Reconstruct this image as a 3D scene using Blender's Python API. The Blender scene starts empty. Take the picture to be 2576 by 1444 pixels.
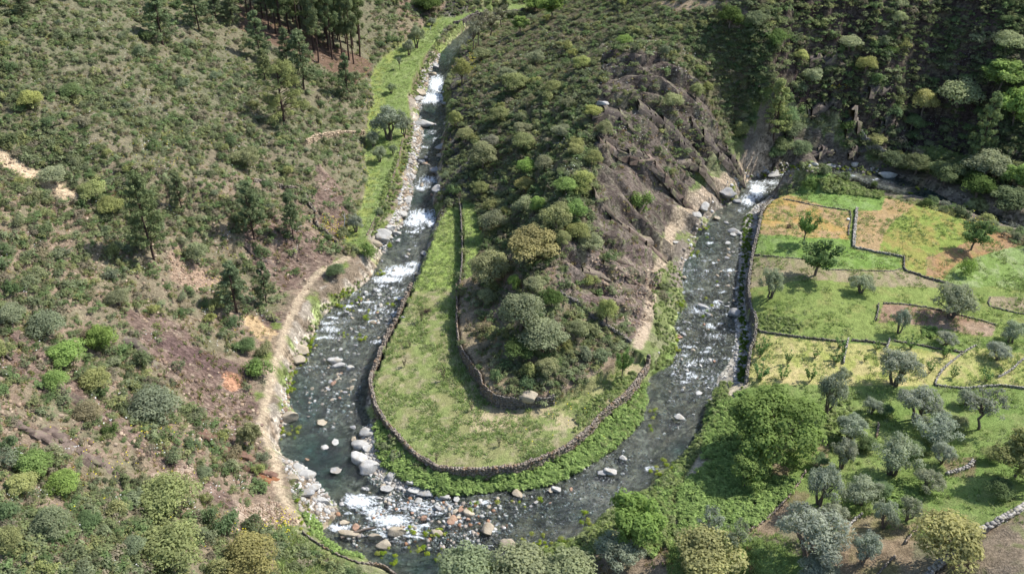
import bpy, math, random
import numpy as np
from mathutils import Vector

SC = bpy.context.scene
COL = SC.collection
# ------------------------------------------------------------------ camera, sky, sun, exposure
CAM_H, PITCH, FPX, CX, CY = 91.0, math.radians(35.0), 2474.0, 1288.0, 721.0
cam_d = bpy.data.cameras.new('camera')
cam_d.sensor_width = 36.0
cam_d.lens = 36.0 * FPX / 2576.0
cam_d.clip_start, cam_d.clip_end = 1.0, 4000.0
cam = bpy.data.objects.new('camera', cam_d)
COL.objects.link(cam)
cam.location = (0, 0, CAM_H)
cam.rotation_euler = (math.pi / 2 - PITCH, 0, 0)
SC.camera = cam

SUN_EL, SUN_AZ = math.radians(49.0), math.radians(68.0)      # azimuth clockwise from +Y
world = bpy.data.worlds.new("World")
SC.world = world
world.use_nodes = True
wn = world.node_tree
for n in list(wn.nodes): wn.nodes.remove(n)
w_out = wn.nodes.new('ShaderNodeOutputWorld'); w_bg = wn.nodes.new('ShaderNodeBackground')
w_sky = wn.nodes.new('ShaderNodeTexSky')
w_sky.sky_type = 'NISHITA'; w_sky.sun_disc = False
w_sky.sun_elevation = SUN_EL; w_sky.sun_rotation = SUN_AZ
w_bg.inputs['Strength'].default_value = 0.15
wn.links.new(w_sky.outputs[0], w_bg.inputs['Color']); wn.links.new(w_bg.outputs[0], w_out.inputs['Surface'])
sun_d = bpy.data.lights.new('sun', 'SUN')
sun_d.energy = 4.3; sun_d.angle = math.radians(0.5); sun_d.color = (1.0, 0.97, 0.915)
sun = bpy.data.objects.new('sun', sun_d); COL.objects.link(sun)
to_sun = Vector((math.sin(SUN_AZ) * math.cos(SUN_EL), math.cos(SUN_AZ) * math.cos(SUN_EL), math.sin(SUN_EL)))
sun.rotation_euler = to_sun.to_track_quat('Z', 'Y').to_euler()
SC.view_settings.view_transform = 'Standard'
SC.view_settings.look = 'None'
SC.view_settings.exposure = 0.6
SC.view_settings.gamma = 1.0
try:
    SC.cycles.max_bounces = 5; SC.cycles.diffuse_bounces = 2; SC.cycles.glossy_bounces = 2
    SC.cycles.transparent_max_bounces = 6; SC.cycles.caustics_reflective = False; SC.cycles.caustics_refractive = False
    SC.cycles.sample_clamp_indirect = 4.0
except Exception:
    pass

# ------------------------------------------------------------------ maths helpers
SP, CP = math.sin(PITCH), math.cos(PITCH)

def ray(u, v):
    u = np.asarray(u, float); v = np.asarray(v, float)
    a = (u - CX) / FPX; b = (CY - v) / FPX
    return a, CP + b * SP, -(SP - b * CP)          # per unit of depth along the optical axis

def back(u, v, z):
    a, fy, fz = ray(u, v)
    d = (np.asarray(z, float) - CAM_H) / fz
    return a * d, fy * d

def project(x, y, z):
    dz = CAM_H - z
    d = y * CP + dz * SP
    return CX + FPX * x / d, CY - FPX * (y * SP - dz * CP) / d, d

def _hash(ix, iy, seed):
    h = (ix.astype(np.int64) * 374761393 + iy.astype(np.int64) * 668265263 + seed * 974634777) & 0x7fffffff
    h = ((h ^ (h >> 13)) * 1274126177) & 0x7fffffff
    h = (h ^ (h >> 16)) & 0xffff
    return h / 65535.0

def vnoise(x, y, seed=0):
    x = np.asarray(x, float); y = np.asarray(y, float)
    ix = np.floor(x); iy = np.floor(y); fx = x - ix; fy = y - iy
    fx = fx * fx * (3 - 2 * fx); fy = fy * fy * (3 - 2 * fy)
    a = _hash(ix, iy, seed); b = _hash(ix + 1, iy, seed); c = _hash(ix, iy + 1, seed); d = _hash(ix + 1, iy + 1, seed)
    return (a * (1 - fx) + b * fx) * (1 - fy) + (c * (1 - fx) + d * fx) * fy

def fbm(x, y, seed=0, octv=4):
    s = 0.0; amp = 0.5; t = 0.0
    for k in range(octv):
        s = s + amp * vnoise(x * 2 ** k + 17.3 * k, y * 2 ** k - 9.1 * k, seed + k); t += amp; amp *= 0.5
    return s / t

def sstep(a, b, x):
    t = np.clip((x - a) / (b - a), 0, 1)
    return t * t * (3 - 2 * t)

def inside(px, py, poly):
    poly = np.asarray(poly, float); res = np.zeros(px.shape, bool)
    bx0, by0 = poly.min(0); bx1, by1 = poly.max(0)
    m = (px >= bx0) & (px <= bx1) & (py >= by0) & (py <= by1)
    X = px[m]; Y = py[m]; r = np.zeros(X.shape, bool)
    n = len(poly)
    for i in range(n):
        x0, y0 = poly[i]; x1, y1 = poly[(i + 1) % n]
        if y0 == y1: continue
        c = ((y0 > Y) != (y1 > Y)) & (X < (x1 - x0) * (Y - y0) / (y1 - y0) + x0)
        r ^= c
    res[m] = r
    return res

def dist_line(px, py, line, closed=False):
    line = np.asarray(line, float); n = len(line); best = np.full(px.shape, 1e9)
    for i in range(n if closed else n - 1):
        x0, y0 = line[i]; x1, y1 = line[(i + 1) % n]
        dx, dy = x1 - x0, y1 - y0; L = dx * dx + dy * dy + 1e-9
        t = np.clip(((px - x0) * dx + (py - y0) * dy) / L, 0, 1)
        best = np.minimum(best, (px - x0 - t * dx) ** 2 + (py - y0 - t * dy) ** 2)
    return np.sqrt(best)

def smooth_line(pts, k=4):
    """Catmull-Rom through the points."""
    p = np.asarray(pts, float)
    q = np.vstack([2 * p[0] - p[1], p, 2 * p[-1] - p[-2]])
    out = []
    for i in range(1, len(q) - 2):
        for t in np.linspace(0, 1, k, endpoint=False):
            a, b, c, d = q[i - 1], q[i], q[i + 1], q[i + 2]
            out.append(0.5 * (2 * b + (c - a) * t + (2 * a - 5 * b + 4 * c - d) * t * t + (3 * b - a - 3 * c + d) * t ** 3))
    out.append(p[-1])
    return np.array(out)

def W(poly, z):
    """Picture survey points to ground-plan points at height z."""
    p = np.asarray(poly, float); x, y = back(p[:, 0], p[:, 1], z)
    return np.stack([x, y], 1)

def lin(r, g, b, k=1.0):
    return tuple((k * (c / 255 / 12.92 if c / 255 <= 0.04045 else ((c / 255 + 0.055) / 1.055) ** 2.4)) for c in (r, g, b))

# ------------------------------------------------------------------ survey of the valley floor
OUTER = [(1186,62),(1146,95),(1106,135),(1101,160),(1081,185),(1076,225),(1053,260),(1058,280),(1050,300),(1066,325),(1058,365),
 (1051,400),(1053,430),(1031,460),(1041,480),(1031,510),(1016,540),(1011,570),(986,595),(956,620),(961,640),(946,670),(931,700),
 (905,725),(880,745),(840,770),(810,800),(790,840),(770,870),(748,905),(735,950),(725,985),(730,1022),(750,1042),(712,1072),(697,1115),
 (712,1147),(740,1160),(772,1178),(790,1210),(820,1240),(850,1265),(860,1285),(830,1320),(805,1337),(825,1362),(867,1387),(911,1399),(956,1422),(1000,1446)]
SOUTH = [(1010,1475),(1090,1478),(1125,1425),(1151,1402),(1220,1412),(1286,1422),(1331,1412),(1356,1382),(1416,1368),(1456,1347),(1486,1327),
 (1516,1295),(1566,1250),(1636,1222),(1651,1187),(1696,1167),(1733,1122),(1765,1072),(1775,1022),(1785,997),(1800,972),(1805,942),(1825,922),
 (1840,897),(1848,867),(1850,842),(1855,807),(1858,752),(1860,722),(1858,690),(1862,645),(1862,600),(1872,550),(1895,520),
 (1925,500),(1950,480),(1990,465),(2020,452),(2060,444),(2110,440),(2160,448),(2190,462),(2240,475),(2300,490),(2350,502),(2410,520),
 (2460,550),(2510,570),(2577,600),(2800,690)]
FAR = [(2800,640),(2577,567),(2510,540),(2435,525),(2385,500),(2335,475),(2285,455),(2235,446),(2185,438),(2135,431),(2085,424),(2035,420),(1990,425),
 (1950,438),(1910,440),(1880,455),(1865,478),(1855,500),(1835,515),(1800,530),(1778,565),(1757,600),(1742,635),(1722,665),(1715,700),(1722,740),(1731,772),
 (1711,787),(1696,822),(1709,847),(1701,887),(1691,917),(1666,932),(1636,947),(1624,972),(1629,1002),(1616,1042),(1601,1082),(1566,1107),(1536,1137),
 (1486,1162),(1461,1187),(1416,1207),(1366,1222),(1316,1235),(1266,1232),(1226,1237),(1166,1247),(1106,1247),(1041,1247),(966,1222),(941,1197),
 (905,1162),(903,1122),(908,1082),(931,1062),(918,1022),(923,982),(938,942),(956,897),(976,842),(1006,782),(1026,732),(1041,720),(1061,660),(1076,620),
 (1086,580),(1099,550),(1091,520),(1088,495),(1101,460),(1093,430),(1109,400),(1106,385),(1111,350),(1119,320),(1121,280),(1116,255),(1111,225),(1121,200),
 (1131,165),(1146,135),(1186,100),(1201,72),(1240,58),(1275,45),(1262,38),(1225,50)]
WATER = W(OUTER + SOUTH + FAR, 0.0)

WALL_SPIT = [(1036,732),(1010,790),(980,850),(955,915),(939,957),(934,987),(946,1022),(969,1062),(996,1092),(1021,1122),(1056,1152),(1101,1177),(1166,1183),(1226,1183),(1291,1177),(1341,1162),
 (1391,1142),(1441,1115),(1481,1082),(1506,1052),(1541,1019),(1581,987),(1611,947),(1631,917)]
WALL_INNER = [(1149,722),(1151,772),(1151,822),(1156,872),(1171,912),(1191,942),(1211,972),(1216,992),(1241,1017)]
WALL_FRONT = [(1241,1017),(1266,1024),(1316,1024),(1360,1021),(1395,1014)]
SPIT_MEADOW = WALL_SPIT + [(1590,905),(1545,935),(1480,985),(1395,1014),(1360,1021),(1316,1024),(1266,1024)] + WALL_INNER[::-1]
SPIT_STRIP = [(1036,732),(1046,705),(1066,660),(1086,605),(1106,555),(1126,527),(1151,522),(1156,540),(1164,600),(1166,640),(1158,700),(1149,722)]
SPIT_STRIP_UP = [(1161,500),(1191,515),(1216,600),(1211,628),(1186,655),(1188,695),(1163,702),(1168,640),(1168,600)]
STRIP_L = [(866,590),(906,525),(926,450),(916,390),(921,345),(926,290),(941,260),(931,195),(966,145),(1031,100),(1066,70),(1085,48)]
STRIP_R = [(1146,55),(1116,68),(1091,110),(1066,140),(1036,200),(1026,240),(1028,295),(1016,350),(1006,400),(991,450),(976,500),(946,550),(926,590),(901,632),(866,618)]
STRIP = STRIP_L + STRIP_R
STRIP_TOP = [(1085,48),(1146,42),(1216,20),(1316,10),(1346,-2),(1500,-30),(1460,2),(1350,8),(1316,22),(1216,40),(1146,56)]
WEST_WALL = [(1950,492),(1930,508),(1918,527),(1910,565),(1903,600),(1892,645),(1885,690),(1882,722),(1885,772),(1900,802),(1900,832),(1895,867),(1885,897),(1880,937),(1877,967)]
FIELDS = WEST_WALL + [(1840,1010),(1800,1120),(1760,1190),(2000,1300),(2300,1440),(2900,1440),(2900,740),(2577,625),(2510,585),(2450,562),(2400,535),(2340,515),(2290,502),(2230,490),(2180,478),(2110,455),(2060,458),(2020,465),(1985,480)]
PATH_L = [(872,648),(850,662),(830,672),(800,687),(770,725),(745,765),(722,815),(710,850),(700,890),(685,930),(680,970),(665,1030),(660,1060),(672,1110),(692,1150),(697,1190),(705,1235),(730,1280),(755,1312)]
PATH_R = [(1605,868),(1625,820),(1637,760),(1638,720),(1655,680),(1668,650),(1680,610),(1693,570),(1720,535),(1750,505),(1800,470),(1850,440),(1890,424),(1925,424)]
TRACK = [(-60,350),(0,395),(50,425),(100,450),(150,478),(175,492)]
PATH_B = [(1877,967),(1850,975),(1840,1002),(1825,1052),(1785,1107),(1765,1152),(1740,1197)]

# ------------------------------------------------------------------ height control points (picture survey + height in metres)
CTRL = []
def cp(*pts):
    for u, v, z in pts:
        x, y = back(u, v, z); CTRL.append((float(x), float(y), z))
def cw(*pts): CTRL.extend(pts)
def profile(u, v, z, dx, dy, steps):
    x, y = back(u, v, z); L = math.hypot(dx, dy)
    CTRL.append((float(x), float(y), z))
    for s, dz in steps: CTRL.append((float(x) + dx / L * s, float(y) + dy / L * s, z + dz))
LS = [(4,1.0),(10,5.2),(20,11.5),(40,22.5),(70,37),(110,54)]
for (u, v, z) in [(870,650,3.2),(800,683,3.6),(745,765,3.6),(705,850,3.6),(683,930,3.5),(662,1035,3.2),(672,1115,3.2),(697,1190,3.2),(712,1250,3.2)]:
    profile(u, v, z, -1, 0.05, LS)
for (u, v, z) in [(866,590,3),(916,490,3),(920,345,3),(935,220,3),(985,130,3)]:
    profile(u, v, z, -1, 0.15, [(3,1.6),(10,6),(22,13),(45,25),(80,42),(120,58)])
for (u, v, z) in [(1085,45,3.2),(1216,18,3.2),(1340,0,3.2)]:
    profile(u, v, z, -0.45, 0.9, [(3,1.5),(10,6),(22,13.5),(50,29),(90,48)])
cp((640,1340,4.5),(700,1400,3.2),(760,1380,2.6),(850,1440,2.2),(600,1440,6.5),(500,1380,8),(300,1440,14),(120,1440,19),(860,1420,2))
cw((-30,60,6),(-60,50,20),(0,55,1.5),(-100,40,40),(20,50,1.2))
# strip meadow
cp((950,560,2.6),(960,450,2.6),(970,350,2.6),(980,230,2.6),(1060,110,2.6),(1130,50,2.6),(1250,22,2.6))
# banks
cp((930,740,.8),(830,850,.9),(770,960,.9),(700,1000,2.4),(755,1060,.7),(720,1180,1.4),(790,1260,.8),(1030,430,.6),(1035,300,.7),(1060,220,.8))
# spit
cp((1190,800,4),(1190,950,3.9),(1250,1010,3.8),(1330,1012,3.6),(1480,975,3.3),(1560,920,3.6),(1600,880,4),(1200,690,4.2),(1205,600,4.2),(1180,520,3.6),
   (1100,640,2.2),(1100,800,2.2),(1000,900,2.2),(1050,1080,2.2),(1250,1120,2.2),(1450,1060,2.2),
   (1330,930,5),(1340,800,8),(1270,800,5.2),(1390,700,11),(1270,680,6),(1410,600,13.6),(1290,600,6.0),(1430,500,15),(1300,500,8.2),(1460,400,17),(1330,400,10.8),(1500,300,18.8),(1560,220,21),(1650,120,23),(1800,60,25.5),(1750,0,27.5),
   (1200,480,5.2),(1180,420,6),(1200,330,8),(1190,260,9),(1190,190,6.5),(1230,130,5),(1280,90,5.5),(1350,240,14),(1400,120,14),(1400,50,13),(1500,120,18),(1550,30,19),(1650,0,24),
   (1480,700,8),(1480,820,6),(1560,740,5.5),(1545,650,8),(1620,700,3.6),(1640,760,3),(1650,690,3),(1675,620,3.1),(1693,560,3.4),(1740,510,3.5),(1800,468,3.5),(1870,430,3.4),(1610,860,3.6),
   (1560,540,10.5),(1620,480,9.5),(1590,420,13),(1700,420,9.2),(1680,340,14),(1770,330,12),(1840,370,7.5),(1860,300,10.5))
cp((1690,660,1.0),(1670,780,1.0),(1670,880,.8),(1760,545,1.0),(1840,480,1.2))
cp((1135,300,3),(1128,400,3.2),(1120,460,3.5),(1150,200,3.5))
# cliff beyond the river
CL = [(3,4.5),(8,13),(14,22),(22,31),(40,42),(70,56),(110,72)]
for (u, v, z) in [(1990,404,2.0),(2090,402,1.5),(2180,404,1.5)]:
    profile(u, v, z, 0.35, 0.94, CL)
cp((1940,395,3),(1920,330,8.5),(1950,220,17),(1900,120,23),(1990,300,12))
cp((2260,415,1.2),(2350,440,1.6),(2450,492,1.6),(2577,545,1.6),(2300,372,3.2),(2400,395,3.4),(2500,450,3.5))
for (u, v, z) in [(2290,355,3.6),(2420,375,4.2)]:
    profile(u, v, z, 0.42, 0.9, CL)
profile(2560, 440, 4.2, .3, .95, [(4,3),(10,8.5),(18,16),(28,24),(45,34),(80,50)])
cp((2750,560,5)); cw((140,150,4),(118,160,4.5),(160,180,14),(60,330,70),(-40,330,40),(10,300,22),(150,260,60))
# right bank
cp((1910,560,2.7),(1900,640,2.7),(1900,720,2.8),(1910,800,3.0),(1900,960,3.0),(2000,480,2.2),(2150,500,2.3),(2250,560,2.7),(2400,560,2.6),(2577,660,2.9),(2400,700,3.1),(2200,640,3.0),
   (2577,800,3.8),(2350,880,3.7),(2100,900,3.3),(2577,950,4.6),(2400,1000,4.5),(2100,1050,4.0),(1900,1100,3.2),(1830,1060,2.2),(1765,1160,1.8),(1740,1200,1.8),
   (1900,1250,3.7),(2100,1150,4.8),(2300,1150,5.6),(2500,1100,6.5),(2577,1250,9.5),(2450,1340,9.8),(2300,1400,8.6),(2100,1400,7),(1900,1400,5),(1700,1350,3.2),(1600,1400,2.4),(1450,1420,1.5),(2577,1440,14),(2450,1440,12),(1660,1250,1.5))
cw((40,58,3.5),(70,55,11),(110,70,22),(110,110,11),(130,120,10),(160,100,24))

CT = np.array(CTRL)
def tps_fit(P, lam=0.6):
    n = len(P); s = 50.0
    X = P[:, :2] / s
    r2 = ((X[:, None] - X[None]) ** 2).sum(-1)
    K = np.where(r2 > 0, 0.5 * r2 * np.log(r2 + 1e-12), 0) + lam * 1e-3 * np.eye(n)
    A = np.zeros((n + 3, n + 3)); A[:n, :n] = K; A[:n, n] = 1; A[:n, n + 1:] = X; A[n, :n] = 1; A[n + 1:, :n] = X.T
    b = np.zeros(n + 3); b[:n] = P[:, 2]
    return X, np.linalg.solve(A, b), s
TX, TWt, TSC = tps_fit(CT)
def tps(x, y):
    out = np.empty(x.shape); xf = x.ravel() / TSC; yf = y.ravel() / TSC; o = np.empty(xf.shape)
    for i in range(0, len(xf), 40000):
        a = xf[i:i + 40000, None]; b = yf[i:i + 40000, None]
        r2 = (a - TX[None, :, 0]) ** 2 + (b - TX[None, :, 1]) ** 2
        o[i:i + 40000] = (0.5 * r2 * np.log(r2 + 1e-12)) @ TWt[:-3] + TWt[-3] + TWt[-2] * a[:, 0] + TWt[-1] * b[:, 0]
    return o.reshape(x.shape)

def axis(lo, c0, c1, hi, step, g):
    core = list(np.arange(c0, c1 + step / 2, step)); a = []; s = step; p = c0
    while p > lo: s *= g; p -= s; a.append(p)
    b = []; s = step; p = core[-1]
    while p < hi: s *= g; p += s; b.append(p)
    return np.array(a[::-1] + core + b)
XS = axis(-300, -78, 96, 320, 0.36, 1.06)
YS = axis(10, 70, 192, 520, 0.36, 1.022)
GX, GY = np.meshgrid(XS, YS)           # shape (ny, nx)
Z = tps(GX, GY)
Z = np.clip(Z, -3, 95)

# masks used for relief and colour
U0, V0, _ = project(GX, GY, Z)
wx = (fbm(GX * .5, GY * .5, 5) - .5) * 1.6; wy = (fbm(GX * .5, GY * .5, 6) - .5) * 1.6
in_water = inside(GX + wx * .35, GY + wy * .35, WATER)
d_water = dist_line(GX, GY, WATER, True)
sd = np.where(in_water, -d_water, d_water)
def zone(poly, z, warp=.0):
    return inside(GX + wx * warp, GY + wy * warp, W(poly, z))
M_SPIT = zone(SPIT_MEADOW, 2.2); M_SS = zone(SPIT_STRIP, 2.2); M_SU = zone(SPIT_STRIP_UP, 3.6)
M_STRIP = zone(STRIP, 2.6, .3); M_STRIPT = zone(STRIP_TOP, 2.8)
M_FIELDS = zone(FIELDS, 2.8)
flat = M_SPIT | M_SS | M_SU | M_STRIP | M_STRIPT
SLAB = [(1505,300),(1600,300),(1760,330),(1880,385),(1890,420),(1800,462),(1740,500),(1690,560),(1670,630),(1640,720),(1560,740),(1440,740),(1400,660),(1480,640),(1500,560),(1490,430)]
M_SLAB = zone(SLAB, 9, .6)
ROCK_L = [[(320,870),(420,840),(600,905),(700,960),(690,1020),(640,1080),(560,1060),(420,960)],[(0,960),(120,1000),(330,1110),(420,1160),(690,1230),(690,1260),(420,1210),(180,1140),(0,1080)],
          [(700,600),(780,590),(850,640),(800,680),(720,720),(640,700),(620,650)],[(640,780),(740,740),(700,830),(640,820)],[(800,440),(860,460),(880,540),(830,580),(790,520)]]
M_RL = np.zeros(GX.shape, bool)
for p, z in zip(ROCK_L, (8, 9, 5, 6, 6)): M_RL |= zone(p, z, .9)
CLIFF = [(1900,130),(2060,80),(2200,160),(2330,260),(2250,330),(2260,395),(2160,402),(2050,402),(1960,400),(1930,330)]
M_CLIFF = zone(CLIFF, 9, .8) | ((GX > 56) & (GY > 168) & (GX < 92) & (Z < 34) & (sd > 2.5))
hill = ~flat & ~M_FIELDS & (sd > 1.5)
slope_mask = sstep(2.0, 6.0, sd) * hill
# broad lumps, gullies, strata
Zr = (fbm(GX * .09, GY * .09, 11, 4) - .5) * 3.2 * slope_mask * sstep(3, 9, Z)
Zr += (fbm(GX * .55, GY * .55, 21, 3) - .5) * 0.7 * slope_mask
sy = GY + np.where(GX < 0, .2, -.38) * GX + (fbm(GX * .08, GY * .08, 31) - .5) * 9 + (fbm(GX * .4, GY * .4, 32) - .5) * np.where(GX < 0, 1.6, .7)
per = 4.6
ph = (sy / per) % 1.0
saw = np.where(ph < .14, ph / .14, 1 - (ph - .14) / .86)
ph2 = (sy / 1.7 + .3 * vnoise(GX * .2, GY * .2, 8)) % 1.0
saw2 = np.where(ph2 < .18, ph2 / .18, 1 - (ph2 - .18) / .82)
brk = np.where(GX > 0, sstep(.2, .45, fbm(GX * .16, GY * .3, 41)), sstep(.3, .6, fbm(GX * .22, GY * .3, 41))); n_s = fbm(GX * .3, GY * .9, 43)
Zr += np.where(M_SLAB, (saw - .5) * 1.9 * brk * sstep(.28, .6, fbm(GX * .12 + 40, GY * .3, 44)) * 1.6 + (saw2 - .5) * .35 * sstep(.4, .6, n_s) + (n_s - .5) * .8, 0)
Zr += np.where(M_RL | ((GX < -25) & hill), ((saw2 - .5) * .5 * brk + (saw - .5) * .5 * brk) * np.where(M_RL, 1, .45) * sstep(3.2, 6, Z), 0)
vx = GX * .93 - GY * .36                                           # vertical joints of the cliff
Zr += np.where(M_CLIFF, (np.abs(((vx / 3.1 + .8 * fbm(GX * .2, GY * .2, 77)) % 1.0) - .5) * 1.6 - .4) + (fbm(GX * .35, GY * .2, 51) - .5) * 3.4 + (fbm(GX * .9, GY * .5, 52) - .5) * 1.4, 0) * sstep(1.5, 5, sd)
Z = Z + Zr
# flat terraces
def put(mask, z, rough=.12):
    Z[mask] = z + (fbm(GX[mask] * .6, GY[mask] * .6, 61) - .5) * rough * 2
put(M_STRIP, 2.6, .2); put(M_STRIPT, 2.8); put(M_SPIT, 2.2, .2); put(M_SS, 2.2, .15); put(M_SU, 3.6, .15)
mf = M_FIELDS
Z[mf] = np.maximum(Z[mf], 2.2) + (fbm(GX[mf] * .4, GY[mf] * .4, 62) - .5) * .2
# low ground between the walls and the water
low_a = (~flat & ~mf & (sd > 0) & (sd < 7)) & (GX > -8) & (GX < 36) & (GY > 74) & (GY < 118) & (dist_line(GX, GY, W(WALL_SPIT, 2.2)) < 9) & ~zone(SPIT_MEADOW + [(1590,860)], 2.2)
spit_in = zone([(1590,905),(1631,917),(1700,800),(1650,600),(1250,500),(1149,722)] + WALL_INNER + [(1395,1014),(1480,985)], 4)
low_a &= ~spit_in
Z = np.where(low_a, np.minimum(Z, .35 + .12 * sd), Z)
low_b = (~mf & (sd > 0) & (sd < 6)) & (dist_line(GX, GY, W(WEST_WALL, 2.7)) < 7) & (GX > 15) & zone([(1800,420),(1960,500),(1925,527),(1903,600),(1885,700),(1885,772),(1900,810),(1895,867),(1880,940),(1870,990),(1780,1010),(1780,700)], .4)
Z = np.where(low_b, .3 + .1 * sd, Z)
# banks and bed
bank = np.minimum(1, sd / np.where(GX < 0, 1.6, 1.3))
Z = np.where((sd > 0) & (sd < 1.6) & ~flat & ~mf, np.minimum(Z, 0.02 + bank * np.maximum(Z, .25)), Z)
deep = sstep(0, 3.2, -sd)
Z = np.where(in_water, -.08 - .75 * deep + (fbm(GX * .8, GY * .8, 71) - .5) * .5 * sstep(.3, 1.5, -sd), Z)
# worn paths
for pl, z, wd in ((PATH_L, 3.4, .6), (PATH_R, 3.2, .5), (TRACK, 22, 1.2), (PATH_B, 2.0, .5)):
    pass

IX = np.arange(len(XS)); IY = np.arange(len(YS))
def ground(x, y):
    x = np.asarray(x, float); y = np.asarray(y, float)
    fx = np.clip(np.interp(x, XS, IX), 0, len(XS) - 1.001); fy = np.clip(np.interp(y, YS, IY), 0, len(YS) - 1.001)
    i = fx.astype(int); j = fy.astype(int); a = fx - i; b = fy - j
    return (Z[j, i] * (1 - a) + Z[j, i + 1] * a) * (1 - b) + (Z[j + 1, i] * (1 - a) + Z[j + 1, i + 1] * a) * b

def at(u, v):
    """Where the sight line of the survey photograph meets the ground."""
    u = np.atleast_1d(np.asarray(u, float)); v = np.atleast_1d(np.asarray(v, float))
    a, fy, fz = ray(u, v)
    lo = np.full(u.shape, 60.0); hi = np.full(u.shape, np.nan)
    for d in np.arange(60, 420, .6):
        h = (ground(a * d, fy * d) >= CAM_H + fz * d) & np.isnan(hi)
        hi[h] = d; lo[h] = d - .6
        if not np.isnan(hi).any(): break
    hi = np.where(np.isnan(hi), 420, hi)
    for _ in range(12):
        m = (lo + hi) / 2; h = ground(a * m, fy * m) >= CAM_H + fz * m
        hi = np.where(h, m, hi); lo = np.where(h, lo, m)
    return a * hi, fy * hi, ground(a * hi, fy * hi), hi
# ------------------------------------------------------------------ material helpers
class NT:
    def __init__(self, name):
        self.m = bpy.data.materials.new(name); self.m.use_nodes = True
        self.t = self.m.node_tree
        for n in list(self.t.nodes): self.t.nodes.remove(n)
        self.out = self.n('ShaderNodeOutputMaterial')
    def n(self, typ, **kw):
        x = self.t.nodes.new(typ)
        for k, v in kw.items():
            if k.startswith('i_'): x.inputs[int(k[2:])].default_value = v
            else: setattr(x, k, v)
        return x
    def l(self, a, b): self.t.links.new(a, b)
    def math(self, op, a, b=None):
        x = self.n('ShaderNodeMath', operation=op)
        for i, s in enumerate((a, b)):
            if s is None: continue
            if hasattr(s, 'links'): self.l(s, x.inputs[i])
            else: x.inputs[i].default_value = s
        return x.outputs[0]
    def mix(self, fac, a, b, blend='MIX'):
        x = self.n('ShaderNodeMix', data_type='RGBA', blend_type=blend)
        for s, i in ((fac, 0), (a, 6), (b, 7)):
            if hasattr(s, 'links'): self.l(s, x.inputs[i])
            elif i == 0: x.inputs[0].default_value = s
            else: x.inputs[i].default_value = (*s[:3], 1)
        return x.outputs[2]
    def attr(self, name): return self.n('ShaderNodeAttribute', attribute_name=name)
    def pos(self): return self.n('ShaderNodeNewGeometry').outputs['Position']
    def noise(self, vec, scale, detail=3, rough=.6):
        x = self.n('ShaderNodeTexNoise'); self.l(vec, x.inputs['Vector'])
        x.inputs['Scale'].default_value = scale; x.inputs['Detail'].default_value = detail; x.inputs['Roughness'].default_value = rough
        return x.outputs[0]
    def ramp(self, fac, lo, hi, a=0., b=1.):
        x = self.n('ShaderNodeMapRange'); self.l(fac, x.inputs[0])
        for i, v in ((1, lo), (2, hi), (3, a), (4, b)): x.inputs[i].default_value = v
        return x.outputs[0]
    def scale_vec(self, vec, s):
        x = self.n('ShaderNodeMapping'); self.l(vec, x.inputs[0]); x.inputs['Scale'].default_value = s
        return x.outputs[0]
    def bump(self, h, strength, dist):
        x = self.n('ShaderNodeBump'); self.l(h, x.inputs['Height']); x.inputs['Strength'].default_value = strength; x.inputs['Distance'].default_value = dist
        return x.outputs[0]
    def val(self, col, f):
        return self.mix(1.0, col, self.gray(f), 'MULTIPLY')
    def gray(self, f):
        c = self.n('ShaderNodeCombineColor')
        for i in range(3): self.l(f, c.inputs[i])
        return c.outputs[0]

def mat_ground():
    t = NT('ground'); p = t.pos()
    c = t.attr('Col').outputs['Color']; rk = t.attr('Rock').outputs['Fac']
    n1 = t.noise(p, 1.1, 5, .65); n2 = t.noise(p, 5.5, 3, .6)
    f = t.math('MULTIPLY', t.ramp(n1, .25, .75, .72, 1.28), t.ramp(n2, .25, .75, .66, 1.34))
    vo = t.n('ShaderNodeTexVoronoi', feature='F1'); t.l(t.scale_vec(p, (1.3, 3.4, 2.2)), vo.inputs['Vector']); vo.inputs['Scale'].default_value = 1.3
    vc = t.n('ShaderNodeSeparateColor'); t.l(vo.outputs['Color'], vc.inputs[0])
    stone = t.ramp(vc.outputs[0], 0, 1, .62, 1.42)
    g = t.n('ShaderNodeMix', data_type='FLOAT'); t.l(rk, g.inputs[0]); g.inputs[2].default_value = 1.0; t.l(stone, g.inputs[3])
    col = t.val(c, t.math('MULTIPLY', f, g.outputs[0]))
    b = t.n('ShaderNodeBsdfDiffuse'); t.l(col, b.inputs[0])
    h = t.math('ADD', t.math('MULTIPLY', n1, .8), t.math('ADD', t.math('MULTIPLY', n2, .35), t.math('MULTIPLY', t.math('MULTIPLY', vc.outputs[1], rk), .55)))
    t.l(t.bump(h, .9, .45), b.inputs['Normal'])
    t.l(b.outputs[0], t.out.inputs[0])
    return t.m

def mat_bed():
    t = NT('river_gravel'); p = t.pos()
    c = t.attr('Col').outputs['Color']
    vo = t.n('ShaderNodeTexVoronoi'); t.l(p, vo.inputs['Vector']); vo.inputs['Scale'].default_value = 2.6
    s = t.n('ShaderNodeSeparateColor'); t.l(vo.outputs['Color'], s.inputs[0])
    v2 = t.n('ShaderNodeTexVoronoi'); t.l(p, v2.inputs['Vector']); v2.inputs['Scale'].default_value = .9
    s2 = t.n('ShaderNodeSeparateColor'); t.l(v2.outputs['Color'], s2.inputs[0])
    f = t.math('MULTIPLY', t.ramp(s.outputs[0], 0, 1, .45, 1.6), t.ramp(s2.outputs[1], 0, 1, .7, 1.35))
    col = t.val(c, f)
    b = t.n('ShaderNodeBsdfDiffuse'); t.l(col, b.inputs[0]); t.l(t.bump(s.outputs[1], .6, .2), b.inputs['Normal'])
    t.l(b.outputs[0], t.out.inputs[0])
    return t.m

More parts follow.
